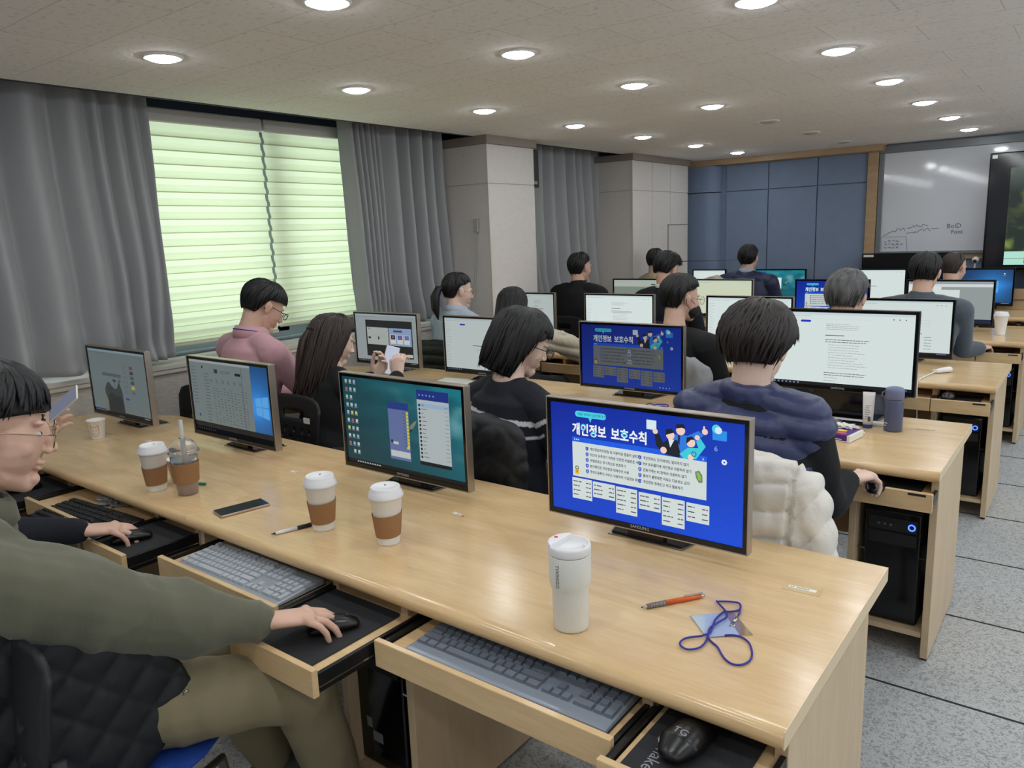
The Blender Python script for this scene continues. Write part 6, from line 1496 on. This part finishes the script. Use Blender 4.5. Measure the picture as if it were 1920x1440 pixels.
paper_cup((-2.235, 0.195, Z0), 'small paper cup mostly hidden behind the sleeved takeaway cup', radians(40))
# tumbler
t = thing('tumbler', 'white insulated tumbler with red dot on the lid', 'tumbler', (-0.472, 0.108, Z0)); 
mb = MB(); mb.lathe([(0.034, 0), (0.0375, 0.0015), (0.0385, 0.006), (0.0395, 0.085), (0.0405, 0.092), (0.0440, 0.103), (0.0450, 0.110), (0.0455, 0.168), (0.0445, 0.170)], 64); mb.build('body', mat('cream enamel', rgb(226, 226, 220), 0.35, bump=(600, 0.1)), t, smooth=True, fix=False)
mb = MB(); mb.lathe([(0.0443, 0.170), (0.0443, 0.1712)], 64, capb=False, capt=False); mb.build('gasket', M_blackm, t)
mb = MB(); mb.lathe([(0.0450, 0.1712), (0.0458, 0.173), (0.0460, 0.186), (0.0445, 0.191), (0.0415, 0.192), (0.0395, 0.190), (0.0385, 0.182), (0.0, 0.1815)], 64, capt=False); l = mb.build('lid', M_wplast, t, smooth=True, fix=False)
mb = MB(); pts = []
for k in range(13): a = radians(115+10.5*k*1.0); pts.append((0.0455*cos(a), 0.0455*sin(a)))
mb.prism(pts, 0.178, 0.1955, 'z'); mb.build('flap', M_wplast, l, bevel=0.002, seg=3)
mb = MB(); mb.lathe([(0.0042, 0), (0.0042, 0.0008)], 16, (0.0345*cos(radians(178)), 0.0345*sin(radians(178)), 0.1956)); mb.build('red_dot', mat('red print', rgb(206, 60, 58), 0.5), l)
mb = MB(); mb.lathe([(0.004, 0), (0.004, 0.006), (0.0025, 0.007)], 16, (0.034*cos(radians(20)), 0.034*sin(radians(20)), 0.184)); mb.build('peg', M_wplast, l, smooth=True)
mb = MB(); vv, ff = text_geo('TWINGO', 0.0125)
mb.add([((0.0461)*cos(radians(-97)+b/0.0461), (0.0461)*sin(radians(-97)+b/0.0461), 0.157-a) for a, b in vv], ff); mb.build('lettering', M_text, t, fix=False)
# flask, tube, snack box, wipes on the second row
t = thing('vacuum_flask', 'blue-grey vacuum flask on the second desk row', 'flask', (-0.248, 1.632+0.515, Z0))
mb = MB(); mb.lathe([(0.031, 0), (0.034, 0.003), (0.0345, 0.01), (0.0345, 0.12), (0.0325, 0.128), (0.031, 0.131)], 40); mb.build('body', mat('blue grey enamel', rgb(82, 88, 116), 0.35), t, smooth=True, fix=False)
mb = MB(); mb.lathe([(0.034, 0.132), (0.0355, 0.134), (0.0355, 0.166), (0.034, 0.172), (0.029, 0.178), (0.015, 0.182), (0.0, 0.183)], 40, capt=False); l = mb.build('lid', mat('blue grey plastic', rgb(112, 118, 150), 0.4), t, smooth=True, fix=False)
mb = MB(); mb.tube([(-0.033, -0.01, 0.16), (-0.043, -0.013, 0.158), (-0.045, -0.013, 0.142), (-0.036, -0.011, 0.135)], 0.0028, 8); mb.build('latch', MATS['blue grey plastic'], l, smooth=True)
mb = MB(); mb.box(-0.012, 0.002, -0.0352, -0.0345, 0.034, 0.037); mb.box(-0.012, -0.004, -0.0352, -0.0345, 0.024, 0.027); o = mb.build('print', M_white, t); o.rotation_euler = (0, 0, radians(-30))
t = thing('hand_cream_tube', 'white squeeze tube standing on its dark blue cap', 'tube', (-0.345, 1.632+0.520, Z0), radians(10))
mb = MB(); mb.loft([(0, 0, 0.014), (0, 0, 0.05), (0, 0, 0.10), (0, 0, 0.132), (0, 0, 0.15)], [(0.019, 0.017), (0.020, 0.016), (0.022, 0.010), (0.023, 0.004), (0.0235, 0.0015)], 24, (1, 0, 0), dome=False); mb.build('tube_body', M_wplast, t, smooth=True)
mb = MB(); mb.lathe([(0.019, 0.0), (0.0195, 0.015)], 28); mb.build('cap', mat('navy cap', rgb(36, 62, 120), 0.4), t, smooth=False)
mb = MB()
for q in range(7): mb.box(-0.012, 0.009-0.003*(q % 3), -0.0185+0.0008*q, -0.018+0.0008*q, 0.04+0.009*q, 0.0415+0.009*q)
mb.box(0.0, 0.010, -0.0186, -0.018, 0.03, 0.05); mb.build('fine_print', M_text, t)
t = thing('snack_box', 'purple snack box with fruit pictures and white tray', 'snack box', (-0.425, 1.632+0.315, Z0), radians(-9))
mb = MB(); mb.box(-0.092, 0.092, -0.065, 0.065, 0, 0.004); mb.box(0.080, 0.092, -0.065, 0.065, 0, 0.027); mb.build('tray', M_white, t, bevel=0.002)
mb = MB(); mb.box(-0.092, 0.080, -0.063, 0.063, 0.004, 0.029); mb.build('carton', mat('purple carton', rgb(84, 36, 128), 0.45), t, bevel=0.0015)
mb = MB()
for (x, y, rx, ry, ci) in ((-0.035, 0.02, 0.03, 0.012, 0), (0.03, 0.0, 0.025, 0.014, 0), (-0.05, -0.02, 0.022, 0.015, 1), (0.015, -0.045, 0.016, 0.01, 2), (0.045, -0.035, 0.022, 0.014, 2), (-0.01, 0.05, 0.03, 0.012, 1)):
    mb.add([(x+rx*cos(2*pi*k/18), y+ry*sin(2*pi*k/18), 0.0294) for k in range(18)], [tuple(range(18))], ci)
mb.box(0.03, 0.06, -0.0636, -0.063, 0.008, 0.011, 3)
mb.build('fruit_print', [mat('yellow print', rgb(236, 200, 96), 0.5), mat('green print', rgb(170, 206, 60), 0.5), mat('coral print', rgb(226, 90, 70), 0.5), M_white], t, fix=False)
def crumple(name, loc, r, label, cat, m, seed, amp=0.35, flat=0.5):
    me = bpy.data.meshes.new(name); bm = bmesh.new(); bmesh.ops.create_icosphere(bm, subdivisions=4, radius=1.0)
    for v in bm.verts:
        n1 = abs(noise.noise(v.co*2.6+Vector((seed, 0, 0))))+0.5*abs(noise.noise(v.co*6+Vector((seed, 3, 0)))); v.co = Vector((v.co.x*r[0], v.co.y*r[1], max(-0.3, v.co.z)*r[2]))*(1-amp+amp*1.8*n1)
    zz = min(v.co.z for v in bm.verts)
    for v in bm.verts: v.co.z -= zz
    bm.to_mesh(me); bm.free(); o = link(name, me, None, m); o.location = loc; tag(o, label, cat); return o
crumple('plastic_wrapper', (-0.470, 2.10, Z0), (0.055, 0.035, 0.022), 'crumpled clear wrapper behind the purple snack box', 'wrapper', M_clear, 3, 0.5)
crumple('wet_wipe_pack', (-0.395, 1.632+0.365, Z0+0.0295), (0.055, 0.03, 0.012), 'white tissue pack lying on the purple snack box', 'tissue pack', M_white, 7, 0.35)
mb = MB(); mb.ell((0, 0, 0.005), (0.009, 0.006, 0.005)); o = mb.build('crumb', M_white, smooth=True); o.location = (-0.335, 2.035, Z0); tag(o, 'tiny white scrap between snack box and flask', 'scrap')
mb = MB(); mb.box(-0.60, -0.29, 2.188, 2.222, Z0, HD+0.014); tag(mb.build('white_bar', M_wplast, bevel=0.003), 'long white strip lying in front of the raised monitor stand', 'strip')
# adapter with cable, third row
t = thing('cable_adapter', 'white plug adapter with white cable running over the third desk edge', 'adapter', (-0.282, 3.575, Z0), radians(50))
mb = MB(); mb.loft([(-0.04, 0, 0.013), (0.0, 0, 0.016), (0.04, 0.0, 0.017)], [(0.011, 0.012), (0.017, 0.015), (0.018, 0.016)], 18); mb.build('plug', M_wplast, t, smooth=True)
mb = MB(); mb.box(-0.05, -0.02, 0.012, 0.022, 0.003, 0.02); mb.build('clip', M_wplast, t, bevel=0.003)
mb = MB(); mb.M = Matrix.Rotation(-radians(50), 4, 'Z') @ Matrix.Translation((0.282, -3.575, -Z0))
mb.tube([(-0.31, 3.545, 0.733), (-0.325, 3.50, 0.728), (-0.345, 3.40, 0.725), (-0.352, 3.31, 0.7255), (-0.354, 3.262, 0.722), (-0.353, 3.252, 0.70), (-0.35, 3.235, 0.675), (-0.345, 3.225, 0.62), (-0.34, 3.23, 0.5), (-0.33, 3.25, 0.3), (-0.33, 3.3, 0.01)], 0.003, 8); mb.build('cord', M_wplast, t, smooth=True)
# papers, phones, pens
mb = MB(); mb.add([(-2.72, 2.04, Z0+0.002), (-2.49, 2.03, Z0+0.001), (-2.44, 2.10, Z0+0.001), (-2.47, 2.18, Z0+0.001), (-2.60, 2.21, Z0+0.004), (-2.72, 2.16, Z0+0.012)], [(0, 1, 2, 3, 4, 5)])
o = mb.build('paper_sheet', M_white); so = o.modifiers.new('t', 'SOLIDIFY'); so.thickness = 0.001; tag(o, 'white paper sheet lying left of the bobbed woman', 'paper')
phone('smartphone', (-1.765, 0.143, Z0), Euler((0, 0, radians(-12))), 'phone with pale metal edge lying near the desk seam', M_gloss, mat('rose metal edge', rgb(196, 176, 160), 0.3, 0.7), 1.04)
phone('smartphone', (-1.165, 2.02, Z0), Euler((0, 0, radians(80))), 'black phone lying beside the lanyard in front of the dimmed blue monitor', M_gloss, M_black)
def pen(p0, p1, label, kind):
    p0 = V(p0); p1 = V(p1); d = p1-p0; L = d.length; rz = atan2(d.y, d.x); r = 0.0058
    t = thing('pen', label, 'pen', (p0.x, p0.y, Z0+r), rz); X_ = Matrix.Rotation(pi/2, 4, 'Y')
    def seg(nm, prof, m, par=t):
        mb = MB(); mb.M = X_; mb.lathe([(rr, z) for rr, z in prof], 20); return mb.build(nm, m, par, smooth=True)
    if kind == 'white':
        seg('tip', [(0.0008, 0), (0.0035, 0.012)], M_blackm); seg('barrel', [(0.004, 0.012), (0.0055, 0.03), (0.0055, L*0.55)], M_wplast); seg('grip', [(0.0056, L*0.55), (0.0060, L*0.6), (0.0060, L*0.86)], M_blackm); seg('end', [(0.005, L*0.86), (0.0045, L*0.98), (0.002, L)], M_wplast)
    else:
        seg('tip', [(0.001, 0), (0.0045, 0.014)], M_clear); seg('grip', [(0.0055, 0.014), (0.0058, L*0.38)], mat('smoky grip', rgb(120, 116, 120), 0.25)); 
        g = MB(); g.M = X_
        for k in range(6): g.lathe([(0.0060, L*(0.14+0.04*k)), (0.0060, L*(0.14+0.04*k)+0.003)], 20)
        g.build('grip_ring', M_steel, t); seg('barrel', [(0.0056, L*0.38), (0.0058, L*0.7), (0.0055, L*0.94)], mat('clear orange plastic', rgb(214, 92, 30), 0.15)); seg('end', [(0.0045, L*0.94), (0.003, L)], M_chrome)
        mb = MB(); mb.box(L*0.68, L*0.97, -0.002, 0.002, 0.006, 0.0085); mb.build('clip', M_chrome, t)
    return t
pen((-1.482, 0.056, 0), (-1.440, 0.190, 0), 'white pen with black grip beside the middle takeaway cup', 'white')
pen((-0.380, 0.253, 0), (-0.288, 0.384, 0), 'orange see-through pen near the tumbler', 'orange')
mb = MB(); mb.tube([(0, 0, 0.006), (0.09, 0.03, 0.006)], 0.005, 10); o = mb.build('green_pen', mat('green plastic', rgb(30, 120, 96), 0.35), smooth=True); o.location = (-2.19, 0.185, Z0); tag(o, 'green pen poking out behind the iced drink', 'pen')
# name badge with blue lanyard, nearest desk
t = thing('name_badge', 'blank name badge in clear holder on the nearest desk', 'badge', (-0.21, 0.29, Z0))
mb = MB(); P4 = [(-0.276, 0.286), (-0.211, 0.221), (-0.160, 0.268), (-0.222, 0.338)]; mb.prism([(x+0.21, y-0.29) for x, y in P4], 0.0008, 0.0018, 'z'); mb.build('card', mat('pale blue card', rgb(206, 222, 240), 0.5), t)
mb = MB(); P5 = [(-0.280, 0.286), (-0.211, 0.217), (-0.135, 0.282), (-0.206, 0.352)]; mb.prism([(x+0.21, y-0.29) for x, y in P5], 0.0, 0.0007, 'z'); mb.prism([(x+0.21, y-0.29) for x, y in P5], 0.0019, 0.0023, 'z'); mb.build('clear_holder', M_film, t)
LAN = [(-0.187, 0.318), (-0.194, 0.350), (-0.199, 0.366), (-0.220, 0.350), (-0.242, 0.366), (-0.254, 0.376), (-0.243, 0.392), (-0.212, 0.392), (-0.200, 0.386), (-0.190, 0.360), (-0.187, 0.318)]
mb = MB()
A = [(-0.254, 0.374), (-0.232, 0.388), (-0.210, 0.394), (-0.199, 0.376), (-0.199, 0.360), (-0.212, 0.345), (-0.220, 0.337), (-0.222, 0.292), (-0.212, 0.250), (-0.212, 0.225), (-0.240, 0.194), (-0.246, 0.172), (-0.238, 0.156), (-0.221, 0.152), (-0.206, 0.168), (-0.203, 0.190), (-0.207, 0.217)]
B = [(-0.199, 0.376), (-0.192, 0.352), (-0.187, 0.325)]
C2 = [(-0.207, 0.217), (-0.216, 0.250), (-0.210, 0.288), (-0.206, 0.315), (-0.222, 0.343), (-0.242, 0.362), (-0.254, 0.374)]
D2 = [(-0.207, 0.217), (-0.192, 0.205), (-0.176, 0.194), (-0.158, 0.172), (-0.143, 0.158), (-0.128, 0.152), (-0.115, 0.157), (-0.107, 0.172), (-0.106, 0.190), (-0.112, 0.212), (-0.123, 0.234), (-0.134, 0.248), (-0.150, 0.257), (-0.167, 0.256), (-0.182, 0.246)]
def smooth2(P, n=6):
    out = []
    for i in range(len(P)-1):
        p0, p1, p2, p3 = P[max(i-1, 0)], P[i], P[i+1], P[min(i+2, len(P)-1)]
        for k in range(n):
            f = k/n; out.append(tuple(0.5*((2*p1[j]) + (-p0[j]+p2[j])*f + (2*p0[j]-5*p1[j]+4*p2[j]-p3[j])*f*f + (-p0[j]+3*p1[j]-3*p2[j]+p3[j])*f**3) for j in range(2)))
    return out+[P[-1]]
for q, (Pp, zz) in enumerate(((A, 0.0045), (B, 0.0045), (C2, 0.0058), (D2, 0.0036))):
    mb.tube([(x, y, HD+zz+(0.002 if 0.22 < y < 0.34 and q in (0, 2) else 0)) for x, y in smooth2(Pp)], 0.0021, 8)
o = mb.build('lanyard_cord', mat('royal blue cord', rgb(44, 44, 150), 0.6), smooth=True); tag(o, 'royal blue lanyard cord looped over the blank badge', 'lanyard')
mb = MB(); mb.tube([(-0.187, 0.330, HD+0.006), (-0.186, 0.305, HD+0.006)], 0.003, 10); mb.tube([(-0.186, 0.305, HD+0.005), (-0.180, 0.292, HD+0.004), (-0.188, 0.288, HD+0.004), (-0.190, 0.30, HD+0.005)], 0.0014, 6); mb.build('metal_clip', M_chrome, o, smooth=True)
t = thing('name_badge', 'name badge with bunched blue lanyard before the dimmed blue monitor', 'badge', (-1.26, 2.06, Z0), radians(8))
mb = MB(); mb.box(-0.05, 0.05, -0.035, 0.035, 0, 0.002); mb.build('card', MATS['pale blue card'], t)
mb = MB(); pts = [(0.045*cos(a)+0.01*sin(3*a), 0.025*sin(a)+0.01*cos(2*a), 0.006+0.012*abs(sin(1.5*a))) for a in [2*pi*k/40*1.9 for k in range(41)]]; mb.tube(pts, 0.0028, 8); mb.build('cord', MATS['royal blue cord'], t, smooth=True)
# stickers on desk tops
M_tape = mat('glossy tape', rgb(214, 186, 140), 0.08)
def sticker(x, y, rz, label, l=0.055, w=0.012, tape=False, dark=False):
    t = thing('desk_label', label, 'sticker', (x, y, HD+0.0002), rz, 'small paper labels taped to desks')
    mb = MB(); mb.box(-l/2, l/2, -w/2, w/2, 0.0003, 0.0008); mb.build('strip', M_white if not dark else mat('worn label', rgb(204, 176, 130), 0.5), t)
    if tape: mb = MB(); mb.box(-l/2-0.012, l/2+0.012, -w/2-0.016, w/2+0.016, 0, 0.0004); mb.build('tape', M_tape, t); 
    mb = MB(); rnd = random.Random(int(abs(x)*100))
    for k in range(10):
        if rnd.random() < .7: mb.box(-l/2+0.004+0.0048*k, -l/2+0.0075+0.0048*k, -0.003, 0.003, 0.0009, 0.001)
    if len(mb.v): mb.build('print', mat('pale print', rgb(150, 140, 130), 0.6), t)
sticker(-0.117, 0.548, radians(3), 'taped paper label near the right end of the nearest desk', 0.062, 0.012, True)
sticker(-1.138, 0.484, radians(-10), 'small white label in front of the sea-wallpaper monitor', 0.036, 0.013)
sticker(-1.960, 0.489, radians(5), 'small white label near the desk seam', 0.036, 0.014)
sticker(-2.932, 0.432, radians(0), 'small white label right of the small paper cup', 0.036, 0.014)
sticker(-0.142, 2.223, radians(2), 'outlined label right of the blue-grey flask', 0.07, 0.013, False, True)
# clear bag between tray and desk by the black keyboard
crumple('plastic_bag', (-2.47, 0.055, ZT+0.0005), (0.10, 0.05, 0.028), 'crumpled clear plastic bag behind the black keyboard', 'bag', mat('cloudy film', rgb(200, 200, 200), 0.25, trans=0.5), 12, 0.5)
